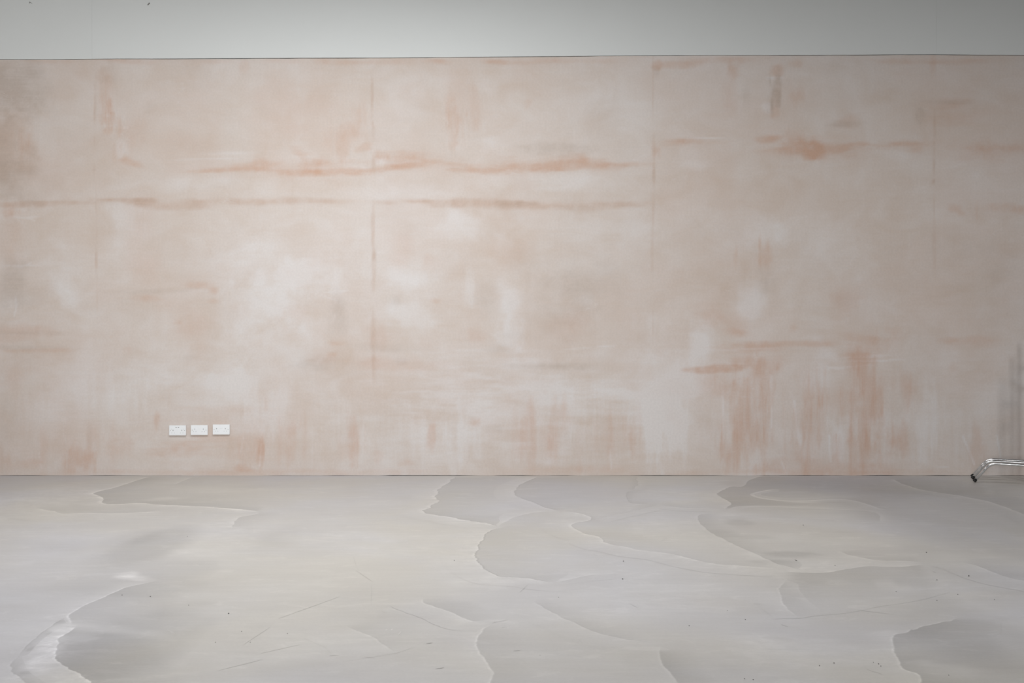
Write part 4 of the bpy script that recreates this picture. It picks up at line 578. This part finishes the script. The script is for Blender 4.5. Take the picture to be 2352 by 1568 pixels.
# plaster skim: one continuous sheet, its stains carried by a point attribute
def build_plaster():
    step = 0.012
    fx = np.arange(-4.75, 5.2, step)
    xs = np.concatenate([np.arange(XL, -4.75, 0.05), fx, np.arange(5.2, XR, 0.05), [XR]])
    nz = 306
    t = np.linspace(0, 1, nz)
    X = np.repeat(xs[:, None], nz, 1)
    z0 = np.maximum(0.0004, 0.0015 + 0.0025 * fbm(xs * 4.0, xs * 0, 55) + 0.003 * fbm(xs * 0.8, xs * 0, 56))
    z1 = band_z(xs) - 0.0045 - 0.0018 * fbm(xs * 5, xs * 0, 57)
    Z = z0[:, None] + (z1 - z0)[:, None] * t[None, :]
    Y = 0.0010 * fbm(X * 1.5, Z * 1.5, 3, 5)
    wx = 0.5 * fbm(X * 2.2, Z * 2.2, 21, 5, 0.6)
    wz = 0.5 * fbm(X * 2.2, Z * 2.2, 31, 5, 0.6)
    w2x = fbm(X * 14, Z * 5, 41, 4, 0.6); w2z = fbm(X * 5, Z * 14, 45, 4, 0.6)
    n_i = 1.6 * fbm(X * 6, Z * 6, 81, 5, 0.6); n_v = 1.6 * fbm(X * 22, Z * 3.2, 86, 5, 0.6); n_h = 1.6 * fbm(X * 3.2, Z * 22, 96, 5, 0.6)
    n_f = 1.6 * fbm(X * 16, Z * 13, 151, 4, 0.65)
    ch = {k: np.zeros_like(X) for k in 'spbk'}
    for kind, cx, cz, hw, hh, amt, soft, ang in STAINS:
        if amt <= 0: continue
        reach = 2.2 * max(hw, hh) + 0.08
        m0 = np.searchsorted(xs, cx - reach); m1 = np.searchsorted(xs, cx + reach)
        if m1 <= m0: continue
        sl = slice(m0, m1)
        a = math.radians(ang); ca, sa = math.cos(a), math.sin(a)
        dx = X[sl] - cx + wx[sl] * 0.5 * min(hw, 0.25)
        dz = Z[sl] - cz + wz[sl] * 0.5 * min(hh, 0.25)
        if hw > 3 * hh: dz = dz + 0.8 * hh * wx[sl] * 2.0
        if hh > 3 * hw: dx = dx + 0.15 * hw * wz[sl] * 2.0
        u = (dx * ca + dz * sa) / hw; v = (-dx * sa + dz * ca) / hh
        p = 2.6 if soft <= 0.5 else 2.1
        d = (np.abs(u) ** p + np.abs(v) ** p) ** (1 / p)
        if cz > 0.75 and max(hw, hh) > 0.2 and max(hw, hh) < 3 * min(hw, hh): nz_ = 0.55 * n_i[sl]
        elif hw > 2.0 * hh: nz_ = 0.75 * n_h[sl] + 0.25 * n_i[sl]
        elif hh > 1.3 * hw or cz < 0.75: nz_ = 0.75 * n_v[sl] + 0.3 * n_i[sl]
        else: nz_ = 0.65 * n_i[sl] + 0.3 * n_h[sl] + 0.25 * n_v[sl]
        if hw > 3 * hh: nz_ = 0.6 * nz_; d = d * 0.78
        d = d + (0.75 if kind != 'k' else 0.2) * nz_
        f = smooth((1.22 - d) / (0.55 + 0.85 * soft)) * amt
        if kind in 'sob': f = f * (1.15 if hw > 3 * hh else 1.0) * np.clip(0.82 + (0.20 if min(hw, hh) > 0.12 else 0.48) * n_f[sl], 0.1, 1.3)
        if kind == 'o':
            ch['s'][sl] += f * 1.15
        elif kind == 'k':
            ch['k'][sl] = np.maximum(ch['k'][sl], f)
        else:
            ch[kind][sl] += f
    for line, hw, amt in TROWEL_MARKS:
        for (ax, az), (bx, bz) in zip(line[:-1], line[1:]):
            m0 = np.searchsorted(xs, min(ax, bx) - 0.05); m1 = np.searchsorted(xs, max(ax, bx) + 0.05)
            sl = slice(m0, m1)
            L2 = (bx - ax) ** 2 + (bz - az) ** 2
            q = np.clip(((X[sl] - ax) * (bx - ax) + (Z[sl] - az) * (bz - az)) / L2, 0, 1)
            d = np.hypot(X[sl] - ax - q * (bx - ax), Z[sl] - az - q * (bz - az))
            f = smooth(1 - d / (hw + 0.009)) * amt
            ch['p'][sl] = np.maximum(ch['p'][sl], f)
            Y[sl] -= 0.0008 * f
    ch['s'] += 0.16 * smooth((fbm(X * 1.3, Z * 1.3, 61, 5, 0.6) + 0.1) * 2.2) * (0.6 + 0.4 * w2z)
    ch['b'] += 0.14 * smooth((fbm(X * 1.1, Z * 1.1, 71, 5, 0.6) + 0.0) * 2.2)
    # upper plaster browner, with the wall's dimming towards the top painted in
    ch['b'] += 0.16 * smooth((Z - 1.9) / 1.2)
    P = np.stack([X, Y, Z], -1).reshape(-1, 3)
    me = grid_mesh('plaster_skim', P, len(xs), nz)
    at = me.attributes.new('stain', 'FLOAT_COLOR', 'POINT')
    rgba = np.stack([1.05 * (1 - np.exp(-1.05 * ch['s'])), np.clip(ch['p'], 0, 1.3), np.clip(ch['b'], 0, 1.2), np.clip(ch['k'], 0, 1)], -1)
    at.data.foreach_set('color', rgba.astype(np.float32).ravel())
    return struct('plaster_skim', me, M_plaster, wall_back)
plaster = build_plaster()

# white painted boards above the plaster
joints = [XL, -3.655, 3.690, XR]
for i in range(len(joints) - 1):
    a, b = joints[i], joints[i + 1]
    if b - a < 0.05: continue
    n = max(2, int((b - a) / 0.05))
    xs = np.linspace(a + 0.0004, b - 0.0004, n)
    zb = band_z(xs)
    yf = -0.0025 - 0.0006 * (i % 2) + xs * 0
    v = []
    for x, z, y in zip(xs, zb, yf):
        v += [(x, 0.014, z), (x, y + 0.0015, z), (x, y, z + 0.0015), (x, y, ROOM_H), (x, 0.014, ROOM_H)]
    f = []
    for k in range(n - 1):
        for j in range(4):
            p = k * 5 + j
            f.append((p, p + 5, p + 6, p + 1))
    f.append((0, 1, 2, 3, 4)); f.append(tuple((n - 1) * 5 + j for j in (4, 3, 2, 1, 0)))
    me = pydata('painted_board', v, f)
    bm = bmesh.new(); bm.from_mesh(me); bmesh.ops.recalc_face_normals(bm, faces=bm.faces); bm.to_mesh(me); bm.free()
    struct('painted_board', me, M_white, wall_back)

# side walls, rear wall, ceiling
struct('wall_left', frame_mesh('wall_left', 0, XL - 0.2, 0.2, ROOM_B, 0.014, 0.0, ROOM_H, [(WIN_ADDED[0], WIN_ADDED[1], WIN_ADDED[2], WIN_ADDED[3])]), M_sidewall)
struct('wall_right', box_mesh('wall_right', XR, XR + 0.2, ROOM_B, 0.014, 0.0, ROOM_H), M_sidewall)
struct('wall_rear', frame_mesh('wall_rear', 1, ROOM_B - 0.2, 0.2, XL - 0.2, XR + 0.2, 0.0, ROOM_H, [REAR]), M_sidewall)
holes = [(s[0] - s[2] / 2, s[0] + s[2] / 2, s[1] - s[3] / 2, s[1] + s[3] / 2) for s in (SKY_A, SKY_B)]
struct('ceiling', frame_mesh('ceiling', 2, ROOM_H, 0.25, XL - 0.2, XR + 0.2, ROOM_B - 0.2, 0.25, holes), M_ceiling)
def rooflight(name, h):
    w = 0.05
    fr = struct(name, frame_mesh(name, 2, ROOM_H + 0.10, 0.06, h[0], h[1], h[2], h[3],
                [(h[0] + w, h[1] - w, h[2] + w, h[3] - w)]), M_frame)
    link('pane', box_mesh('pane', h[0] + w, h[1] - w, h[2] + w, h[3] - w, ROOM_H + 0.12, ROOM_H + 0.13), M_pane, fr)
rooflight('window_1', holes[0]); rooflight('window_2', holes[1])
w = 0.06
ys = np.linspace(WIN_ADDED[0], WIN_ADDED[1], 3)
wh = [(ys[i] + w / 2, ys[i + 1] - w / 2, WIN_ADDED[2] + w, WIN_ADDED[3] - w) for i in range(2)]
win = struct('added_window_3', frame_mesh('added_window_3', 0, XL - 0.14, 0.06, WIN_ADDED[0], WIN_ADDED[1], WIN_ADDED[2], WIN_ADDED[3], wh), M_frame)  # unseen side window, added for the light it gives
for q in wh:
    link('pane', box_mesh('pane', XL - 0.115, XL - 0.105, q[0], q[1], q[2], q[3]), M_pane, win)

xs = np.linspace(REAR[0], REAR[1], 6)
wh = [(xs[i] + w / 2, xs[i + 1] - w / 2, REAR[2] + w, REAR[3] - w) for i in range(5)]
win = struct('window_4', frame_mesh('window_4', 1, ROOM_B - 0.14, 0.06, REAR[0], REAR[1], REAR[2], REAR[3], wh), M_frame)
for q in wh:
    link('pane', box_mesh('pane', q[0], q[1], ROOM_B - 0.115, ROOM_B - 0.105, q[2], q[3]), M_pane, win)

# ------------------------------------------------------------------ floor
def tone_at(X, Y):
    T = 0.020 * fbm(X * 0.9, Y * 0.9, 101, 4) + 0.0 * X
    wx = fbm(X * 2.0, Y * 2.0, 111, 5, 0.6); wy = fbm(X * 2.0, Y * 2.0, 121, 5, 0.6)
    for cx, cy, hx, hy, amt in TONES:
        s = min(hx, hy)
        d = np.hypot((X - cx + wx * 0.5 * min(hx, 0.3)) / hx, (Y - cy + wy * 0.5 * min(hy, 0.3)) / hy)
        T = T + amt * smooth((1.35 - d) / 0.75)
    return T

def build_floor():
    xs = np.concatenate([np.arange(XL - 0.2, -5.0, 0.15), np.arange(-5.0, 5.0, 0.018), np.arange(5.0, XR + 0.3, 0.15)])
    ys = np.concatenate([np.arange(ROOM_B - 0.2, -6.0, 0.2), np.arange(-6.0, 0.03, 0.018), [0.03]])
    X, Y = np.meshgrid(xs, ys, indexing='ij')
    T = tone_at(X, Y)
    P = np.stack([X, Y, 0 * X], -1).reshape(-1, 3)
    me = grid_mesh('floor', P, len(xs), len(ys), flip=True)
    at = me.attributes.new('tone', 'FLOAT', 'POINT')
    at.data.foreach_set('value', T.astype(np.float32).ravel())
    return struct('floor', me, M_floor)
floor = build_floor()

def resample(pts, n):
    p = np.asarray(pts, float)
    # a little corner rounding, then even spacing
    for _ in range(2):
        q = np.empty((2 * len(p), 2)); q[0] = p[0]; q[-1] = p[-1]
        q[1:-1:2] = p[:-1] * 0.75 + p[1:] * 0.25
        q[2::2] = p[:-1] * 0.25 + p[1:] * 0.75
        p = q
    s = np.concatenate([[0], np.cumsum(np.hypot(*(p[1:] - p[:-1]).T))])
    u = np.linspace(0, s[-1], n)
    return np.stack([np.interp(u, s, p[:, 0]), np.interp(u, s, p[:, 1])], -1), s[-1]

def build_pour(i, edge, inner, tone, pw, halo, hw, rim, line, jit, rw):
    tone *= 1.5; halo *= 1.25; rim *= 1.6
    L = float(np.sum(np.hypot(*np.diff(np.asarray(edge), axis=0).T)))
    n = int(np.clip(L / 0.010, 30, 420))
    A, L = resample(edge, n); B, _ = resample(inner, n)
    d = np.gradient(A, axis=0); d /= np.maximum(np.linalg.norm(d, axis=1, keepdims=True), 1e-6)
    nrm = np.stack([-d[:, 1], d[:, 0]], -1)
    to_in = B - A
    side = np.sign(np.sum(np.sum(nrm * to_in, 1)))
    nrm *= side                                           # now points inwards
    u = np.linspace(0, L, n)
    ends = smooth(np.minimum(u, L - u) / min(0.12, L * 0.2))
    A = A + nrm * (jit * fbm(u * 9, u * 0, 200 + i, 5, 0.65) * (0.3 + ends))[:, None]
    kern = max(1, int(0.10 / (L / n)))
    ns = nrm.copy()
    for k in range(2):
        ns[:, k] = np.convolve(np.pad(nrm[:, k], kern, 'edge'), np.ones(2 * kern + 1) / (2 * kern + 1), 'valid')
    ns /= np.maximum(np.linalg.norm(ns, axis=1, keepdims=True), 0.3)
    gap = np.sum((B - A) * nrm, 1)
    B = B + nrm * np.maximum(0, 0.03 - gap)[:, None]
    cols, tones, hs = [], [], []
    for s in (1.0, 0.75, 0.55, 0.4):                      # pale film creeping out in front of the lip
        cols.append(A - ns * (0.04 * rw + hw * s)); tones.append(halo * (1 - s) ** 1.4); hs.append(0.0001 + 0.0003 * (1 - s))
    cols.append(A - ns * 0.036 * rw - nrm * 0.004); tones.append(halo * 0.75 + rim * 0.12); hs.append(0.0004)
    cols.append(A - ns * 0.018 * rw - nrm * 0.004); tones.append(halo * 0.9 + rim * 0.6); hs.append(0.0006)
    cols.append(A - nrm * 0.003); tones.append(halo + rim); hs.append(0.0010)
    cols.append(A); tones.append(tone * 0.5 + rim * 0.3 - line); hs.append(0.0011)
    cols.append(A + nrm * 0.004); tones.append(tone - line * 0.6); hs.append(0.0009)
    for t in (0.02, 0.08, 0.18, 0.32, 0.48, 0.65, 0.82, 1.0):
        cols.append((A + nrm * 0.0045) * (1 - t) + B * t); tones.append(tone * (1 - t) ** pw if t < 1 else 0.0); hs.append(0.0001 + 0.0006 * (1 - t))
    C = np.stack(cols, 1)
    m = len(cols)
    z = np.array(hs)[None, :] * (0.25 + 0.75 * ends[:, None]) + 0.00003 * (i % 12) + 0.00005
    C[..., 1] = np.minimum(C[..., 1], 0.010)
    vary = (0.85 + 0.3 * fbm(u * 3, u * 0, 300 + i, 3))[:, None]
    base = tone_at(C[..., 0], C[..., 1])
    T = base + np.array(tones)[None, :] * ends[:, None] * vary
    P = np.concatenate([C, z[..., None]], -1).reshape(-1, 3)
    f = grid_faces(n, m)
    me = grid_mesh('screed_pour', P, n, m, flip=(side > 0))
    # all faces up
    bm = bmesh.new(); bm.from_mesh(me)
    for fc in bm.faces:
        fc.normal_update()
        if fc.normal.z < 0: fc.normal_flip()
    bm.to_mesh(me); bm.free()
    at = me.attributes.new('tone', 'FLOAT', 'POINT')
    at.data.foreach_set('value', T.astype(np.float32).ravel())
    return struct('screed_pour', me, M_floor, floor)
for i, p in enumerate(POURS):
    build_pour(i, *p)

# scratches and scuffs in the screed
def mark(name, x0, y0, x1, y1, w, mat, z):          # mat: lighter or darker than the screed around
    d = Vector((x1 - x0, y1 - y0)); L = d.length; d /= L
    nv = Vector((-d.y, d.x))
    k = 7
    v, f = [], []
    for j in range(k):
        t = j / (k - 1)
        ww = w * 0.5 * (0.35 + 0.65 * math.sin(math.pi * min(1, max(0.04, t))) ) * random.uniform(0.7, 1.2)
        off = random.uniform(-0.3, 0.3) * w
        cx, cy = x0 + d.x * L * t + nv.x * off, y0 + d.y * L * t + nv.y * off
        v += [(cx - nv.x * ww, cy - nv.y * ww, z), (cx, cy, z + 0.00004), (cx + nv.x * ww, cy + nv.y * ww, z)]
    for j in range(k - 1):
        a = j * 3
        f += [(a, a + 3, a + 4, a + 1), (a + 1, a + 4, a + 5, a + 2)]
    me = pydata(name, v, f)
    bm = bmesh.new(); bm.from_mesh(me)
    for fc in bm.faces:
        fc.normal_update()
        if fc.normal.z < 0: fc.normal_flip()
    bm.to_mesh(me); bm.free()
    co = np.array([vv.co[:2] for vv in me.vertices])
    t = tone_at(co[:, 0], co[:, 1]) + mat
    at = me.attributes.new('tone', 'FLOAT', 'POINT')
    at.data.foreach_set('value', t.astype(np.float32))
    return struct(name, me, M_floor, floor)

for x0, y0, x1, y1, wd, a in SCRATCHES:
    mark('scratch', x0, y0, x1, y1, wd, -a * 0.85, 0.0005)
for x0, y0, x1, y1, wd, a in PALE_MARKS:
    mark('scuff_mark', x0, y0, x1, y1, wd, a * 0.7, 0.0005)

# grit trodden into the screed
bm = bmesh.new()
for x, y, r in GRIT:
    ret = bmesh.ops.create_icosphere(bm, subdivisions=1, radius=r)
    for v in ret['verts']:
        v.co = Vector((v.co.x * 1.2 * random.uniform(0.8, 1.2), v.co.y * random.uniform(0.8, 1.3), v.co.z * 0.6 + r * 0.4)) + Vector((x, y, 0.0008))
me = bpy.data.meshes.new('grit'); bm.to_mesh(me); bm.free()
g = struct('grit', me, M_grit, floor); g['kind'] = 'stuff'

# scraps left on the painted boards, drawn as small torn shapes (metres: x, z outline)
def scrap(cx, cz, pts):
    v = [(cx + x, -0.0042, cz + z) for x, z in pts] + [(cx + x, -0.0030, cz + z) for x, z in pts]
    n = len(pts)
    f = [tuple(range(n)), tuple(range(2 * n - 1, n - 1, -1))] + [(k, (k + 1) % n, n + (k + 1) % n, n + k) for k in range(n)]
    struct('tape_scrap', pydata('tape_scrap', v, f), M_tape, wall_back)
scrap(-4.187, 4.112, [(-.014, -.008), (-.010, .003), (-.013, .010), (-.004, .006), (.010, -.004), (.014, -.010), (.004, -.003), (-.006, -.001)])
scrap(-3.160, 4.100, [(-.010, -.012), (-.002, -.010), (.002, -.002), (.010, .002), (.010, .012), (.002, .013), (-.004, .004), (-.012, -.004)])

# ------------------------------------------------------------------ sockets
def plate_mesh():
    bm = bmesh.new()
    bmesh.ops.create_cube(bm, size=1.0)
    bmesh.ops.scale(bm, vec=(0.147, 0.010, 0.087), verts=bm.verts)
    fe = [e for e in bm.edges if abs(e.verts[0].co.y - e.verts[1].co.y) > 0.005]
    bmesh.ops.bevel(bm, geom=fe, offset=0.003, segments=3, profile=0.5, affect='EDGES')
    fe = [e for e in bm.edges if all(v.co.y < -0.0049 for v in e.verts)]
    bmesh.ops.bevel(bm, geom=fe, offset=0.0022, segments=3, profile=0.5, affect='EDGES')
    me = bpy.data.meshes.new('plate'); bm.to_mesh(me); bm.free()
    me.polygons.foreach_set('use_smooth', [False] * len(me.polygons))
    return me
PLATE = plate_mesh()
def inset(name, x, z, w, h, mat, parent, d=0.0004):
    o = link(name, box_mesh(name, -w / 2, w / 2, -d, 0.0015, -h / 2, h / 2, min(w, h) * 0.15, 1), mat, parent)
    o.location = (x, -0.0145, z)
    return o
def disc(name, x, z, r, mat, parent):
    o = link(name, sweep(name, [(0, 0.0015, 0), (0, -0.0006, 0)], r, 14), mat, parent)
    o.location = (x, -0.0145, z)
    return o

def socket(px, pz, label, usb):
    t = empty('wall_socket', (px, 0.0, pz), label, 'socket', 'row of double wall sockets')
    bx = link('back_box', box_mesh('back_box', -0.069, 0.069, -0.006, 0.006, -0.038, 0.040, 0.002, 1), M_plate, t)
    p = link('plate', PLATE, M_plate, t); p.location = (0, -0.0095, 0)
    ez = 0.001 if usb else 0.0085
    for s in (-1, 1):
        cx = -0.0385 if s < 0 else 0.0365
        inset('earth_hole', cx, ez, 0.0045, 0.0085, M_hole, t)
        for q in (-1, 1):
            inset('pin_hole', cx + q * 0.0111, ez - 0.0222, 0.0068, 0.0042, M_pin, t)
        disc('screw', s * 0.0603, 0.0, 0.0032, M_screw, t)
        if usb: inset('indicator', s * 0.052, 0.0115, 0.0070, 0.0030, M_print, t)
    if usb:
        for cx in (-0.0115, 0.0085):
            inset('usb_port', cx, 0.0262, 0.0125, 0.0050, M_hole, t)
    else:
        # the faint printed line of small lettering between the two outlets, too small to read
        for k in range(6):
            inset('print_mark', -0.0105 + k * 0.0041, 0.0090 + (0.0004 if k % 2 else 0), 0.0032, 0.0012, M_print, t, 0.0002)
    return t
socket(-2.906, 0.3945, 'white double socket with a pair of USB slots along its top edge', True)
socket(-2.718, 0.3975, 'white plain double socket in the middle of the row of three', False)
socket(-2.527, 0.4020, 'white plain double socket at the far end from the USB socket', False)

# ------------------------------------------------------------------ nested chrome light stands
LEG_SPAN = 0.560
def leg(parent, ang, h, name='leg'):
    """a leg arm leaving the column at height h in direction ang, bending down to a capped foot"""
    ux, uy = math.cos(ang), math.sin(ang)
    P = lambda s, z: Vector((ux * s, uy * s, z))
    corner = LEG_SPAN - h * 0.735
    foot = P(LEG_SPAN, 0.0100)
    a, c = P(0.012, h), P(corner, h)
    dirn = (foot - c).normalized()
    path = [a, P(0.06, h), P(0.2, h)] + fillet(a, c, foot, 0.105 if h > 0.15 else 0.08) + [foot - dirn * 0.006]
    o = link(name, sweep('leg', path, 0.0118, 24), M_chrome, parent)
    link('foot_cap', sweep('foot_cap', [foot - dirn * 0.020, foot - dirn * 0.004, foot], [0.0136, 0.0136, 0.0120], 20), M_rubber, o)
    link('leg_socket', sweep('leg_socket', [P(0.018, h), P(0.052, h), P(0.053, h)], [0.0150, 0.0150, 0.0135], 20), M_chrome, o)
    return o

def light_stand(x, y, label):
    t = empty('light_stand', (x, y, 0), label, 'stand', 'light stands nested beside the plaster wall')
    A = math.atan2(0.515, -0.857)
    leg(t, A, 0.168); leg(t, A - math.radians(120), 0.132); leg(t, A + math.radians(120), 0.096)
    link('base_hub', sweep('base_hub', [(0, 0, .070), (0, 0, .074), (0, 0, .190), (0, 0, .196)], [.024, .028, .028, .022], 28), M_chrome, t)
    c1 = link('column', sweep('column', [(0, 0, .06), (0, 0, 1.14)], .0175, 24), M_chrome, t)
    link('riser', sweep('riser', [(0, 0, 1.12), (0, 0, 1.30)], .0145, 24), M_chrome, t)
    link('riser', sweep('riser', [(0, 0, 1.28), (0, 0, 1.46)], .0115, 24), M_chrome, t)
    for z, r in ((1.12, .024), (1.28, .020)):
        k = link('collar', sweep('collar', [(0, 0, z), (0, 0, z + .004), (0, 0, z + .046), (0, 0, z + .05)], [r - .003, r, r, r - .003], 24), M_chrome, t)
        link('clamp_knob', sweep('clamp_knob', [(r - .004, 0, z + .025), (r + .022, 0, z + .025), (r + .022, 0, z + .025), (r + .040, 0, z + .025)], [.006, .006, .015, .013], 18), M_rubber, k)
    link('spigot', sweep('spigot', [(0, 0, 1.45), (0, 0, 1.485), (0, 0, 1.487), (0, 0, 1.50)], [.008, .008, .006, .008], 18), M_chrome, t)
    return t
dx, dy = 0.857 * LEG_SPAN, -0.515 * LEG_SPAN
light_stand(3.938 + dx, -0.134 + dy, 'chrome light stand closest to the plaster wall, its bent leg ending in a black cap')
light_stand(3.886 + dx, -0.255 + dy, 'chrome light stand nested between the two other light stands')
light_stand(3.822 + dx, -0.428 + dy, 'chrome light stand farthest from the wall, its bent leg in front of the other two')
